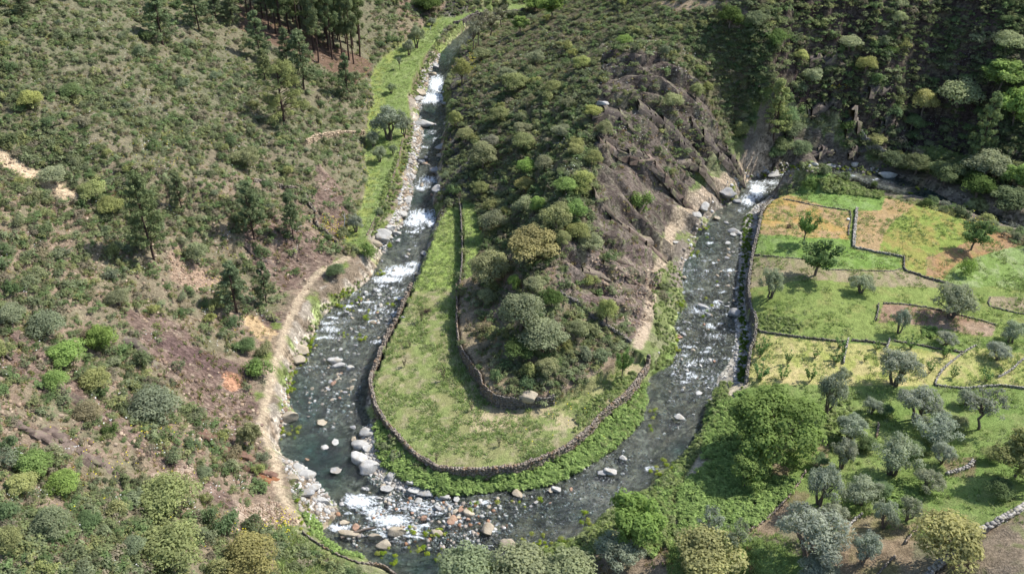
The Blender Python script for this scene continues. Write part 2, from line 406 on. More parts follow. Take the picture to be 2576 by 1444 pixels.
def mat_water():
    t = NT('river_water'); p = t.pos()
    fo = t.attr('Foam').outputs['Fac']; rip = t.attr('Ripple').outputs['Fac']; dp = t.attr('Deep').outputs['Fac']
    flow = t.attr('Flow').outputs['Vector']                     # along / across the stream
    nA = t.noise(t.scale_vec(flow, (.8, 2.6, 1)), 1.0, 6, .72)
    nB = t.noise(p, 3.4, 4, .65); nC = t.noise(t.scale_vec(flow, (1.4, 3.2, 1)), 1.3, 3, .6)
    n = t.math('ADD', t.math('MULTIPLY', nA, .6), t.math('MULTIPLY', nB, .4))
    thr = t.math('SUBTRACT', .78, t.math('MULTIPLY', fo, .415))
    foam = t.ramp(t.math('SUBTRACT', n, thr), -.06, .13)
    tint = t.mix(dp, (.80, .87, .84), (.13, .40, .42))
    tr = t.n('ShaderNodeBsdfTransparent'); t.l(tint, tr.inputs[0])
    gl = t.n('ShaderNodeBsdfGlossy'); gl.inputs['Roughness'].default_value = .16
    gl.inputs[0].default_value = (.9, .95, 1, 1)
    hh = t.math('ADD', t.math('MULTIPLY', nC, 1.0), t.math('MULTIPLY', nB, .5))
    bs = t.n('ShaderNodeBump'); t.l(hh, bs.inputs['Height']); bs.inputs['Distance'].default_value = .55
    t.l(t.ramp(rip, 0, 1, .45, 1.0), bs.inputs['Strength'])
    t.l(bs.outputs[0], gl.inputs['Normal'])
    fr = t.n('ShaderNodeFresnel'); fr.inputs[0].default_value = 1.4; t.l(bs.outputs[0], fr.inputs['Normal'])
    mx = t.n('ShaderNodeMixShader'); t.l(t.ramp(fr.outputs[0], 0, 1, .02, .9), mx.inputs[0]); t.l(tr.outputs[0], mx.inputs[1]); t.l(gl.outputs[0], mx.inputs[2])
    fd = t.n('ShaderNodeBsdfDiffuse'); fd.inputs[0].default_value = (.82, .86, .87, 1); t.l(t.bump(nB, .7, .3), fd.inputs['Normal'])
    m2 = t.n('ShaderNodeMixShader'); t.l(t.math('MULTIPLY', foam, .96), m2.inputs[0]); t.l(mx.outputs[0], m2.inputs[1]); t.l(fd.outputs[0], m2.inputs[2])
    t.l(m2.outputs[0], t.out.inputs[0])
    return t.m

def mat_leaf(name, use_attr=False, transl=.45, lo=.55, hi=1.5):
    """Foliage: colour from the object (trees, shrubs) or from the mesh (ground cover), each leaf lighter or darker."""
    t = NT(name)
    oi = t.n('ShaderNodeObjectInfo')
    c = t.attr('Col').outputs['Color'] if use_attr else oi.outputs['Color']
    v = t.attr('Leaf').outputs['Fac']
    col = t.val(c, t.ramp(v, 0, 1, lo, hi))
    col = t.mix(t.ramp(v, .55, 1, 0, .35), col, t.mix(1.0, col, (1.14, 1.05, .8), 'MULTIPLY'))
    d = t.n('ShaderNodeBsdfDiffuse'); t.l(col, d.inputs[0])
    tr = t.n('ShaderNodeBsdfTranslucent'); t.l(t.mix(1.0, col, (1.05, 1.12, .8), 'MULTIPLY'), tr.inputs[0])
    mx = t.n('ShaderNodeMixShader'); mx.inputs[0].default_value = transl; t.l(d.outputs[0], mx.inputs[1]); t.l(tr.outputs[0], mx.inputs[2])
    t.l(mx.outputs[0], t.out.inputs[0])
    return t.m

def mat_stone(name, a, b, lichen=(.5, .2, .05), lich=.0, scale=2.5, use_obj=False, moss=0.0):
    t = NT(name); p = t.pos()
    n1 = t.noise(p, scale, 5, .65); n2 = t.noise(p, scale * 5, 3, .6)
    col = t.mix(t.ramp(n1, .3, .7), a, b)
    at_ = t.attr('Leaf').outputs['Fac']
    col = t.val(col, t.math('MULTIPLY', t.ramp(at_, 0, 1, .6, 1.4), t.ramp(n2, .2, .8, .75, 1.25)))
    if use_obj:
        oi = t.n('ShaderNodeObjectInfo'); col = t.mix(1.0, col, oi.outputs['Color'], 'MULTIPLY')
    if lich > 0:
        n3 = t.noise(p, .9, 4, .7); col = t.mix(t.math('MULTIPLY', t.ramp(n3, .52, .62), lich), col, lichen)
    if moss > 0:
        n4 = t.noise(p, 1.6, 4, .7); col = t.mix(t.math('MULTIPLY', t.ramp(n4, .55, .66), moss), col, (.07, .10, .02))
    d = t.n('ShaderNodeBsdfDiffuse'); t.l(col, d.inputs[0]); t.l(t.bump(t.math('ADD', n1, t.math('MULTIPLY', n2, .4)), .7, .15), d.inputs['Normal'])
    t.l(d.outputs[0], t.out.inputs[0])
    return t.m

def mat_bark(name, a, b):
    t = NT(name); p = t.pos()
    n1 = t.noise(t.scale_vec(p, (3, 3, .8)), 3, 4, .7)
    d = t.n('ShaderNodeBsdfDiffuse'); t.l(t.mix(n1, a, b), d.inputs[0]); t.l(t.bump(n1, .6, .1), d.inputs['Normal'])
    t.l(d.outputs[0], t.out.inputs[0])
    return t.m

M_GROUND, M_BED, M_WATERM = mat_ground(), mat_bed(), mat_water()
M_LEAF = mat_leaf('leaves'); M_NEEDLE = mat_leaf('needles', transl=.35, lo=.55, hi=1.5)
M_COVER = mat_leaf('ground_cover_leaves', True, .35, .6, 1.4)
M_BARK = mat_bark('bark', (.10, .08, .065), (.20, .165, .135)); M_PBARK = mat_bark('pine_bark', (.045, .03, .028), (.11, .075, .06))
M_WALL = mat_stone('wall_stone', (.16, .13, .105), (.29, .25, .205), (.25, .135, .05), .5)
M_WALLG = mat_stone('grey_wall_stone', (.23, .21, .19), (.38, .355, .32), (.20, .19, .08), .45)
M_WALLD = mat_stone('dark_wall_stone', (.13, .115, .10), (.24, .215, .19), (.16, .15, .07), .5)
M_BOULDER = mat_stone('boulder_stone', (.30, .29, .275), (.46, .445, .42), (.30, .24, .15), .4, 1.2, True)
M_CRAG = mat_stone('crag_rock', (.075, .062, .057), (.165, .142, .125), (.25, .24, .14), .6, .8, True)

def mesh_obj(name, verts, faces, mat, parent=None, leaf=None, col=None, smooth=False, link=True):
    me = bpy.data.meshes.new(name)
    verts = np.asarray(verts, np.float32).reshape(-1, 3); faces = np.asarray(faces, np.int32); k = faces.shape[1]
    me.vertices.add(len(verts)); me.vertices.foreach_set('co', verts.ravel())
    me.loops.add(faces.size); me.polygons.add(len(faces))
    me.loops.foreach_set('vertex_index', faces.ravel())
    me.polygons.foreach_set('loop_start', np.arange(0, faces.size, k, dtype=np.int32))
    me.polygons.foreach_set('loop_total', np.full(len(faces), k, np.int32))
    if smooth: me.polygons.foreach_set('use_smooth', np.ones(len(faces), bool))
    me.update(calc_edges=True)
    if leaf is not None:
        a = me.attributes.new('Leaf', 'FLOAT', 'POINT'); a.data.foreach_set('value', np.asarray(leaf, np.float32))
    if col is not None:
        a = me.attributes.new('Col', 'FLOAT_COLOR', 'POINT')
        c = np.ones((len(verts), 4), np.float32); c[:, :3] = col; a.data.foreach_set('color', c.ravel())
    me.materials.append(mat)
    o = bpy.data.objects.new(name, me)
    if link: COL.objects.link(o)
    if parent is not None: o.parent = parent
    return o

def tag(o, label=None, cat=None, group=None, kind=None):
    if label: o['label'] = label
    if cat: o['category'] = cat
    if group: o['group'] = group
    if kind: o['kind'] = kind
    return o

# ------------------------------------------------------------------ colours of the ground
nf = GX.shape
def cmix(m, c):                                     # paint c with weight m
    global C
    C = C * (1 - m[..., None]) + np.asarray(c) * m[..., None]
n_a = fbm(GX * .16, GY * .16, 101); n_b = fbm(GX * .5, GY * .5, 102); n_c = fbm(GX * 1.3, GY * 1.3, 103); n_d = fbm(GX * .06, GY * .06, 104)
C = np.zeros((*nf, 3)) + np.array(lin(146, 126, 104))
cmix(sstep(.4, .62, n_b), lin(140, 118, 98))
cmix(sstep(.50, .64, n_c) * .6, lin(160, 140, 116))
cmix(sstep(.45, .62, n_a) * .45, lin(124, 122, 90))
cmix(sstep(.52, .68, fbm(GX * .33, GY * .33, 105)) * .4, lin(112, 120, 78))
UP = sstep(560, 300, V0) * (U0 < 1000)                      # greener upper left
cmix(UP * .6, lin(110, 114, 84))
rg = inside(U0, V0, [(1120,0),(1700,-40),(1900,100),(1890,400),(1600,330),(1400,640),(1200,720),(1100,400)]) & hill
cmix(rg * .65, lin(96, 96, 64))
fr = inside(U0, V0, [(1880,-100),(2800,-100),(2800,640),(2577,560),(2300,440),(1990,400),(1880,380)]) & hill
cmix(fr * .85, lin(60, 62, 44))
ROCK = np.where(hill, .45, 0.)
def rockpaint(M, c1, c2, c3):
    global ROCK
    m = M * 1.0
    cmix(m * .9, c1); cmix(m * sstep(.45, .6, n_b) * .8, c2); cmix(m * sstep(.55, .68, n_c) * .6, c3)
    ROCK = np.where(M, 1.0, ROCK)
rockpaint(M_SLAB, lin(108, 96, 88), lin(84, 74, 68), lin(134, 128, 104))
rockpaint(M_RL, lin(116, 94, 84), lin(138, 116, 100), lin(154, 136, 114))
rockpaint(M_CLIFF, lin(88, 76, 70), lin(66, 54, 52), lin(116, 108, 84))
SPROCK = inside(U0, V0, [(1640,620),(1400,640),(1400,740),(1480,800),(1600,870),(1640,760)]) & hill
rockpaint(SPROCK, lin(122, 104, 96), lin(142, 126, 112), lin(124, 124, 88))
# dark red scar, orange cut, scree
for poly, c, k in (([(380,870),(440,850),(580,905),(660,945),(600,965),(470,910)], lin(104, 82, 78), .8),
                   ([(560,930),(600,945),(615,970),(590,985),(565,970)], lin(196, 142, 104), .9),
                   ([(605,790),(640,790),(700,840),(700,890),(650,850),(610,810)], lin(200, 168, 120), .95),
                   ([(420,640),(460,600),(520,680),(560,700),(500,730),(430,700)], lin(176, 146, 120), .8),
                   ([(380,1190),(500,1180),(480,1250),(380,1260)], lin(192, 168, 144), .8),
                   ([(600,1270),(700,1260),(760,1320),(640,1325),(590,1300)], lin(190, 166, 142), .85),
                   ([(600,0),(940,160),(900,215),(800,170),(680,110),(600,60)], lin(120, 92, 76), .8),
                   ([(1640,0),(1800,0),(1820,14),(1700,30)], lin(176, 152, 120), .9)):
    cmix((inside(U0 + wx * 12, V0 + wy * 12, poly) & (hill)) * k, c)
# meadows and plots
def grass(M, c1, c2, c3, k3=.5, sc=.22):
    a = fbm(GX * sc, GY * sc, 201); b = fbm(GX * sc * 4, GY * sc * 4, 202)
    cmix(M * 1.0, c1); cmix(M * sstep(.42, .6, a), c2); cmix(M * sstep(.54, .68, b) * k3, c3)
    ROCK[M] = 0
grass(M_STRIP | M_STRIPT, lin(122, 142, 68), lin(132, 150, 78), lin(146, 156, 98))
edge = (M_STRIP | M_STRIPT) & (dist_line(GX, GY, W(STRIP_L, 2.6)) < 2.4) & (fbm(GX * .7, GY * .7, 203) > .5)
cmix(edge * .4, lin(160, 160, 66))
grass(M_SS | M_SU, lin(140, 162, 70), lin(148, 166, 76), lin(162, 166, 92), .4)
grass(M_SPIT, lin(142, 142, 86), lin(132, 144, 76), lin(164, 152, 114), .8, .3)
straw = M_SPIT & (U0 > 1180) & (V0 < 1080) & (fbm(GX * .5, GY * .5, 204) > .46)
cmix(straw * .75, lin(190, 170, 130))
ter = spit_in & (dist_line(GX, GY, W(WALL_INNER, 3.9)) < 3.6) & (V0 > 700)
cmix(ter * .8, lin(158, 140, 108))
tipg = inside(U0, V0, [(1390,1000),(1560,910),(1610,930),(1500,1010),(1420,1040)])
cmix(tipg * .6, lin(140, 150, 76))
grass(M_FIELDS & (V0 < 850), lin(126, 144, 66), lin(134, 150, 70), lin(150, 148, 80), .5)
grass(M_FIELDS & (V0 >= 850), lin(116, 140, 62), lin(126, 146, 70), lin(144, 150, 86), .5)
X3 = lambda pts: [(x / 2 + 1710, y / 2) for x, y in pts]
X6 = lambda pts: [(x / 2 + 1710, y / 2 + 722) for x, y in pts]
def plot(poly, c1, c2, c3, k=.9, sc=.3, warp=6):
    M = inside(U0 + wx * warp, V0 + wy * warp, poly) & (M_FIELDS | (hill))
    a = fbm(GX * sc, GY * sc, 211); b = fbm(GX * sc * 4, GY * sc * 2, 212)
    cmix(M * k, c1); cmix(M * sstep(.45, .6, a) * k, c2); cmix(M * sstep(.52, .66, b) * .7 * k, c3)
plot(X3([(500,985),(600,930),(700,880),(960,900),(1040,960),(1010,1060),(850,1055),(660,1025)]), lin(118, 150, 62), lin(126, 156, 70), lin(136, 160, 92))
plot(X3([(480,995),(660,1030),(860,1065),(850,1200),(395,1182),(420,1070)]), lin(188, 148, 80), lin(176, 146, 104), lin(160, 150, 70))
plot(X3([(370,1180),(860,1200),(870,1260),(1110,1300),(1115,1350),(720,1350),(640,1300),(360,1280)]), lin(114, 146, 56), lin(124, 152, 66), lin(140, 160, 92))
plot(X3([(890,1060),(1010,1060),(1040,965),(1245,1000),(1100,1090),(1040,1150),(1000,1260),(880,1240)]), lin(182, 148, 104), lin(176, 146, 92), lin(164, 140, 100))
plot(X3([(1225,1005),(1350,1005),(1600,1150),(1440,1230),(1240,1300),(1230,1385),(1130,1350),(1110,1285),(1000,1260),(1040,1150)]), lin(140, 156, 60), lin(156, 152, 68), lin(168, 140, 78), .85)
plot(X3([(1240,1300),(1440,1220),(1590,1150),(1800,1220),(1500,1290),(1390,1330),(1330,1400),(1235,1385)]), lin(178, 134, 88), lin(168, 134, 96), lin(150, 142, 74))
plot(X3([(1500,1290),(1900,1180),(1900,1444),(1400,1444),(1330,1400)]), lin(126, 152, 70), lin(140, 162, 90), lin(160, 170, 116))
plot(X3([(350,1285),(640,1300),(720,1355),(1120,1362),(1390,1444),(1000,1440),(700,1400),(345,1444)]), lin(166, 146, 118), lin(150, 140, 102), lin(130, 140, 72), .85)
plot(X6([(1020,80),(1300,110),(1600,190),(1560,250),(1200,190),(1000,170)]), lin(166, 136, 112), lin(156, 124, 100), lin(178, 152, 128))
plot(X6([(1560,45),(1900,60),(1900,150),(1560,95)]), lin(164, 142, 116), lin(150, 130, 104), lin(178, 156, 130), .8)
plot(X6([(360,222),(830,280),(1050,295),(1420,340),(1285,490),(1000,495),(335,492)]), lin(182, 174, 98), lin(158, 164, 74), lin(206, 184, 124))
plot(X6([(1490,300),(1900,350),(1900,500),(1440,505),(1285,490),(1420,340)]), lin(158, 164, 78), lin(168, 168, 90), lin(188, 174, 110))
for pp in ([(560,1010),(660,1040),(520,1190),(470,1260),(345,1250),(430,1170),(540,1060)], [(850,1180),(1000,1120),(1150,1200),(1250,1130),(1180,1300),(1150,1480),(860,1480),(800,1400),(830,1300)],
           [(1330,860),(1500,850),(1480,950),(1350,960)], [(650,740),(760,780),(740,900),(680,900)], [(470,880),(560,900),(520,980),(430,1000)]):
    plot(X6(pp), lin(146, 124, 96), lin(128, 122, 76), lin(160, 142, 112), .85)
plot(X6([(-60,1200),(330,1240),(480,1290),(700,1400),(720,1500),(-60,1500)]), lin(112, 138, 60), lin(124, 146, 70), lin(138, 148, 84), .9)
plot(X6([(1230,1460),(1380,1350),(1600,1200),(1900,1050),(1900,1600),(1200,1600)]), lin(140, 124, 102), lin(122, 112, 88), lin(120, 126, 74), .95)
lo = hill | low_a | low_b | ((sd > 0) & (sd < 1.5) & ~flat & ~mf)
bk = (sd > 0) & lo & (sd < 4.5 + 3 * (n_b - .5))
sideL = (U0 < 1120) & (V0 < 1320) & (np.hypot(U0 - 1290, V0 - 900) > 300)
cmix((bk & sideL & (sd < 3.4 + 5 * (n_b - .5))) * .85, lin(144, 126, 104)); cmix((bk & sideL) * sstep(.5, .62, n_c) * .8, lin(122, 108, 90)); cmix((bk & sideL & (sd < 2.2)) * sstep(.42, .56, n_b) * .8, lin(178, 166, 148))
cmix((bk & sideL) * sstep(.56, .66, fbm(GX * .4, GY * .4, 220)) * .8, lin(116, 136, 52))
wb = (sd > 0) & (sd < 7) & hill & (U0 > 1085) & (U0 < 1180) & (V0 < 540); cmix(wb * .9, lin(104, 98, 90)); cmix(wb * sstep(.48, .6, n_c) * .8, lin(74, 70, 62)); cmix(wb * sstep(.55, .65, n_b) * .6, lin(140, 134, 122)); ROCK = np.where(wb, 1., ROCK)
gb = bk & ~sideL & ~wb; rb = gb & (sd < 3 + 3 * (n_b - .5)) & (U0 > 1640) & (V0 < 720) & (Z > -1)
cmix(gb * .8, lin(116, 134, 66)); cmix(gb * sstep(.5, .62, n_b) * .8, lin(140, 138, 100))
cmix(rb * .92, lin(138, 126, 112)); cmix(rb * sstep(.48, .6, n_c) * .7, lin(126, 114, 102)); cmix(rb * sstep(.56, .64, fbm(GX * .4, GY * .4, 221)) * .8, lin(122, 132, 70))
farb = gb & (sd < 3) & (GY > 160) & (GX > 50); cmix(farb * .8, lin(104, 94, 84))
cmix(low_b * .95, lin(172, 165, 150)); cmix(low_b * sstep(.5, .62, n_c) * .7, lin(138, 130, 116))
cmix(low_a * .8, lin(104, 128, 50))
ROCK = np.where(bk & sideL | low_b, .6, ROCK)
gbar = inside(U0, V0, [(900,1070),(945,1060),(960,1190),(1060,1230),(1100,1250),(1000,1250),(940,1210)]) & (sd > -1)
cmix(gbar * .9, lin(182, 174, 160))
bedc = np.array(lin(136, 122, 98)); cmix(in_water * 1.0, bedc)
cmix(in_water * sstep(.45, .62, n_b) * .6, lin(96, 92, 70)); cmix(in_water * sstep(.5, .64, n_a) * .5, lin(66, 72, 44))
cmix(in_water * sstep(.52, .66, fbm(GX * .3, GY * .3, 230)) * .7, lin(158, 138, 104)); cmix(in_water * sstep(.5, .64, fbm(GX * .75, GY * .75, 231)) * .6, lin(54, 54, 40)); cmix(in_water * sstep(.55, .68, n_c) * .6, lin(176, 162, 138))

# paths, banks, bed
def path(pl, wd, c, k=.95):
    a = smooth_line(pl, 4); x, y, z, d = at(a[:, 0], a[:, 1])
    dd = dist_line(GX, GY, np.stack([x, y], 1)) + (n_c - .5) * .5
    m = sstep(wd, wd * .55, dd); cmix(m * k, c)
    return dd < wd * .75
M_PL = path(PATH_L, .7, lin(194, 172, 140), .85); M_PR = path(PATH_R, 1.0, lin(188, 166, 138)); M_TR = path(TRACK, 1.5, lin(212, 184, 146)); M_PB = path(PATH_B, .75, lin(196, 180, 152))
lum = C @ np.array([.3, .55, .15]); C = (C * .84 + lum[..., None] * .16) * .82

# ------------------------------------------------------------------ ground objects (one continuous relief, cut by use)
ny, nx = nf
zid = np.zeros(nf, int)
zid[M_FIELDS] = 1; zid[M_SPIT | M_SS | M_SU] = 2; zid[M_STRIP | M_STRIPT] = 3
zid[in_water | ((sd < 1.2) & ~flat & ~mf)] = 4
zid[(M_PL | M_PR | M_PB | M_TR) & (zid != 4)] = 5
V = np.stack([GX, GY, Z], -1).reshape(-1, 3)
dzdx = np.gradient(Z, XS, axis=1); dzdy = np.gradient(Z, YS, axis=0)
N = np.stack([-dzdx, -dzdy, np.ones(nf)], -1); N /= np.linalg.norm(N, axis=-1, keepdims=True); N = N.reshape(-1, 3)
idx = np.arange(ny * nx).reshape(ny, nx)
Q = np.stack([idx[:-1, :-1], idx[:-1, 1:], idx[1:, 1:], idx[1:, :-1]], -1).reshape(-1, 4)
fz = zid[:-1, :-1].reshape(-1)
for k, nm in enumerate(('hillside', 'terraced_field', 'spit_meadow', 'riverside_meadow', 'riverbed', 'footpath')):
    q = Q[fz == k]; used, inv = np.unique(q, return_inverse=True); inv = inv.reshape(-1, 4)
    o = mesh_obj(nm, V[used], inv, M_BED if nm == 'riverbed' else M_GROUND, col=C.reshape(-1, 3)[used], smooth=True)
    a = o.data.attributes.new('Rock', 'FLOAT', 'POINT'); a.data.foreach_set('value', ROCK.reshape(-1)[used].astype(np.float32))
    o.data.normals_split_custom_set_from_vertices(N[used].tolist())
    tag(o, kind='structure')

# ------------------------------------------------------------------ river surface
FOAM = [(1098,213,24,30,1.),(1090,245,34,18,1.),(1072,252,30,12,.9),(1078,452,34,13,.8),(1058,470,28,12,.8),(1062,545,44,20,1.),(1040,560,34,14,.9),(1085,560,18,14,.9),
 (1008,682,52,16,1.),(975,702,50,12,.95),(1040,665,24,12,.9),(830,828,36,13,.75),(860,806,44,12,.6),(950,772,44,16,.6),(985,790,44,24,.6),(880,760,30,10,.5),(1000,730,40,14,.6),
 (905,1262,46,22,1.),(880,1250,24,14,.8),(985,1308,58,20,1.),(940,1285,44,14,.9),(1030,1330,34,14,1.),(855,1325,34,13,1.),(1060,1275,76,26,.72),(1045,1345,40,12,.8),(1130,1275,62,26,.6),(1150,1312,56,20,.55),(960,1345,30,12,.8),(1000,1360,40,10,.55),
 (1636,1178,24,9,.75),(1600,1190,30,8,.5),(1905,478,26,26,1.),(1882,503,22,18,.95),(1940,458,40,10,.75),(1985,447,40,7,.6),(1862,528,20,14,.6),
 (1762,778,44,20,.7),(1772,906,60,9,.65),(1738,916,22,10,.75),(1845,800,30,18,.45),(1800,845,44,14,.6),(1750,740,30,10,.5),(1790,650,40,20,.35),(1730,960,30,8,.5),(1700,1010,40,10,.4),
 (1850,620,30,14,.5),(1780,700,50,14,.42),(1830,560,30,20,.4),(1220,1290,60,20,.45),(1300,1330,50,12,.35),(1210,1390,60,10,.4),(2240,458,30,7,.5),(2520,558,30,6,.55),(2460,545,30,6,.4),(1090,420,26,10,.5),(1100,300,18,8,.3),(790,1060,16,8,.5),(1010,630,40,12,.4)]
_r = random.Random(3)
for (a, b, c, e, n, k0, k1) in ((790,1020,715,870,60,.5,.95),(1690,1870,560,1010,80,.45,.9),(1200,1640,1180,1330,40,.35,.6),(850,1260,1245,1350,60,.5,.95),(1010,1110,280,620,46,.4,.85),(740,930,880,1060,24,.35,.6),(1880,2240,432,480,24,.4,.8),(1000,1300,1350,1420,24,.35,.65)):
    for _ in range(n): FOAM.append((_r.uniform(a, b), _r.uniform(c, e), _r.uniform(9, 26), _r.uniform(3, 7), _r.uniform(k0, k1)))
wx0, wx1 = WATER[:, 0].min() - .5, WATER[:, 0].max(); wy0, wy1 = WATER[:, 1].min() - .5, WATER[:, 1].max()
wxs = np.arange(wx0, min(wx1, 110), .3); wys = np.arange(wy0, wy1, .3)
RX, RY = np.meshgrid(wxs, wys)
rin = inside(RX, RY, WATER) | (dist_line(RX, RY, WATER, True) < .9)
ru, rv, _ = project(RX, RY, 0 * RX)
foam = np.zeros(RX.shape)
for (u, v, a, b, k) in FOAM:
    foam = np.maximum(foam, k * np.exp(-(((ru - u) / a) ** 2 + ((rv - v) / b) ** 2) * .7))
rr = np.where((ru > 1640), .6, .4) + .25 * sstep(1240, 1330, rv) * (ru < 1400)
rr = np.maximum(rr * (.35 + 1.1 * fbm(RX * .18, RY * .18, 305)), foam)
foam = np.maximum(foam, np.where((ru > 1640) & (ru < 1900) & (rv > 560) & (rv < 1000), .40, .26) * (.5 + 1.0 * fbm(RX * .15, RY * .15, 301)))
DEEP = [(800,1150,90,90,1.),(770,1020,60,90,.8),(1085,310,30,60,.9),(1065,500,40,22,.9),(1120,150,40,50,.8),(1100,360,25,50,.8),(860,1000,70,80,.4),(1000,1400,80,30,.6),(1450,1280,160,40,.35),(1780,600,40,50,.6),(1740,680,40,60,.5),(1800,950,40,60,.3),(1010,600,40,30,.5),(2400,500,160,30,.9),(1080,1420,60,40,.8),(900,650,40,60,.4),(1720,1130,40,30,.7)]
dpt = np.full(RX.shape, .16)
for (u, v, a, b, k) in DEEP: dpt = np.maximum(dpt, k * np.exp(-(((ru - u) / a) ** 2 + ((rv - v) / b) ** 2)))
# flow coordinates: distance down the middle line and across it
mid = W([(1195,65),(1125,140),(1080,250),(1085,330),(1070,440),(1050,540),(1000,660),(930,770),(850,900),(810,1020),(810,1150),(890,1260),(1080,1320),(1300,1290),(1500,1220),(1650,1110),(1740,980),(1780,860),(1790,740),(1800,640),(1840,550),(1890,480),(1990,440),(2150,440),(2300,475),(2577,580)], 0)
mid = smooth_line(mid, 4); seg = np.hypot(*np.diff(mid, axis=0).T); cum = np.concatenate([[0], np.cumsum(seg)])
best = np.full(RX.shape, 1e9); along = np.zeros(RX.shape); across = np.zeros(RX.shape)
for i in range(len(mid) - 1):
    dx, dy = mid[i + 1] - mid[i]; L = seg[i]
    t = ((RX - mid[i, 0]) * dx + (RY - mid[i, 1]) * dy) / L ** 2; tc = np.clip(t, 0, 1)
    px = RX - mid[i, 0] - tc * dx; py = RY - mid[i, 1] - tc * dy; d = px * px + py * py
    m = d < best; best[m] = d[m]; along[m] = (cum[i] + tc * L)[m]; across[m] = ((px * -dy + py * dx) / L)[m]
rz = .03 + (fbm(along * .6, across * 1.2, 311) - .5) * (.14 + .6 * sstep(.35, 1, foam)) + (fbm(RX * 2, RY * 2, 312) - .5) * .08
rid = np.arange(RX.size).reshape(RX.shape)
cellin = rin[:-1, :-1] & rin[1:, :-1] & rin[1:, 1:] & rin[:-1, 1:]
rq = np.stack([rid[:-1, :-1], rid[:-1, 1:], rid[1:, 1:], rid[1:, :-1]], -1)[cellin]
used, inv = np.unique(rq, return_inverse=True); inv = inv.reshape(-1, 4)
river = mesh_obj('river', np.stack([RX, RY, rz], -1).reshape(-1, 3)[used], inv, M_WATERM, smooth=True)
for nm, arr in (('Foam', foam), ('Ripple', rr), ('Deep', dpt)):
    a = river.data.attributes.new(nm, 'FLOAT', 'POINT'); a.data.foreach_set('value', arr.reshape(-1)[used].astype(np.float32))
a = river.data.attributes.new('Flow', 'FLOAT_VECTOR', 'POINT')
a.data.foreach_set('vector', np.stack([along, across, 0 * along], -1).reshape(-1, 3)[used].astype(np.float32).ravel())
tag(river, kind='structure')
RNG = np.random.default_rng(7)
rnd = random.Random(7)
BOXV = np.array([[-1,-1,-1],[1,-1,-1],[1,1,-1],[-1,1,-1],[-1,-1,1],[1,-1,1],[1,1,1],[-1,1,1]], float) * .5
BOXF = np.array([[0,3,2,1],[4,5,6,7],[0,1,5,4],[1,2,6,5],[2,3,7,6],[3,0,4,7]])
THINGS = []                                     # every countable thing: (object, u, v, description, hand-written label)

# ------------------------------------------------------------------ dry stone walls
def wall(label, pts, h, thick=.7, mat=None, stone=.29, course=.17, gap=.10, reach=.8, crumble=.25, name='dry_stone_wall', cat='stone wall'):
    thick *= .5; h *= .62
    ln = smooth_line(pts, 3); x, y, z, d = at(ln[:, 0], ln[:, 1]); P = np.stack([x, y], 1)
    seg = np.hypot(*np.diff(P, axis=0).T); cum = np.concatenate([[0], np.cumsum(seg)])
    n = max(2, int(cum[-1] / stone))
    VV, FF, LL = [], [], []; k = 0
    s0 = 0.0
    core_v = []
    while s0 < cum[-1]:
        L = stone * RNG.uniform(.6, 1.5); s = s0 + L / 2; s0 += L
        if s > cum[-1]: break
        px, py = np.interp(s, cum, P[:, 0]), np.interp(s, cum, P[:, 1])
        qx, qy = np.interp(min(s + .6, cum[-1]), cum, P[:, 0]), np.interp(min(s + .6, cum[-1]), cum, P[:, 1])
        bx, by = np.interp(max(s - .6, 0), cum, P[:, 0]), np.interp(max(s - .6, 0), cum, P[:, 1])
        tx, ty = qx - bx, qy - by; q = math.hypot(tx, ty) + 1e-9; tx /= q; ty /= q; nx_, ny_ = -ty, tx
        offs = np.linspace(-reach, reach, 7)
        g = ground(px + nx_ * offs, py + ny_ * offs); zhi, zlo = g.max(), g.min()
        top = zhi + h * (1 - crumble * 1.6 * vnoise(s * .45, 0 * s, 5)); bot = zlo - .15
        core_v.append((px, py, tx, ty, bot, top))
        if gap and vnoise(np.array(s * .25), np.array(3.3), 9) < gap: top = zhi + .1
        m = max(1, int(round((top - bot) / course)))
        cs = (top - bot) / m
        for side in (-1, 1):
            if side == 1 and thick < .35: continue
            zz = bot
            for c in range(m):
                ch = cs * RNG.uniform(.75, 1.3); w = L * RNG.uniform(.85, 1.1); dp = thick * .55 * RNG.uniform(.75, 1.2)
                zc = bot + (c + .5) * cs
                cx_ = px + nx_ * side * thick * .26 + RNG.normal(0, .05); cy_ = py + ny_ * side * thick * .26 + RNG.normal(0, .05)
                b = BOXV * np.array([w, dp, ch]) * RNG.uniform(.82, 1.12, (8, 3))
                a = RNG.normal(0, .12); ca, sa = math.cos(a), math.sin(a)
                bx_ = b[:, 0] * ca - b[:, 1] * sa; by_ = b[:, 0] * sa + b[:, 1] * ca
                VV.append(np.stack([cx_ + bx_ * tx + by_ * nx_, cy_ + bx_ * ty + by_ * ny_, zc + b[:, 2] + RNG.normal(0, .03)], 1))
                FF.append(BOXF + 8 * k); LL.append(np.full(8, RNG.uniform(.15, .95))); k += 1
    # rubble hearting along the middle
    for i in range(len(core_v) - 1):
        a, b = core_v[i], core_v[i + 1]
        w = thick * .22
        vv = []
        for (px, py, tx, ty, bo, to) in (a, b):
            for sd_, zz in ((-1, bo), (1, bo), (1, to - .12), (-1, to - .12)):
                vv.append((px - ty * w * sd_, py + tx * w * sd_, zz))
        VV.append(np.array(vv)); FF.append(np.array([[0,1,5,4],[1,2,6,5],[2,3,7,6],[3,0,4,7],[0,3,2,1],[4,5,6,7]]) + 8 * k); LL.append(np.full(8, .2)); k += 1
    o = mesh_obj(name, np.concatenate(VV), np.concatenate(FF), mat or M_WALL, leaf=np.concatenate(LL))
    tag(o, label, cat)
    return o
w6 = lambda p: X6(p)
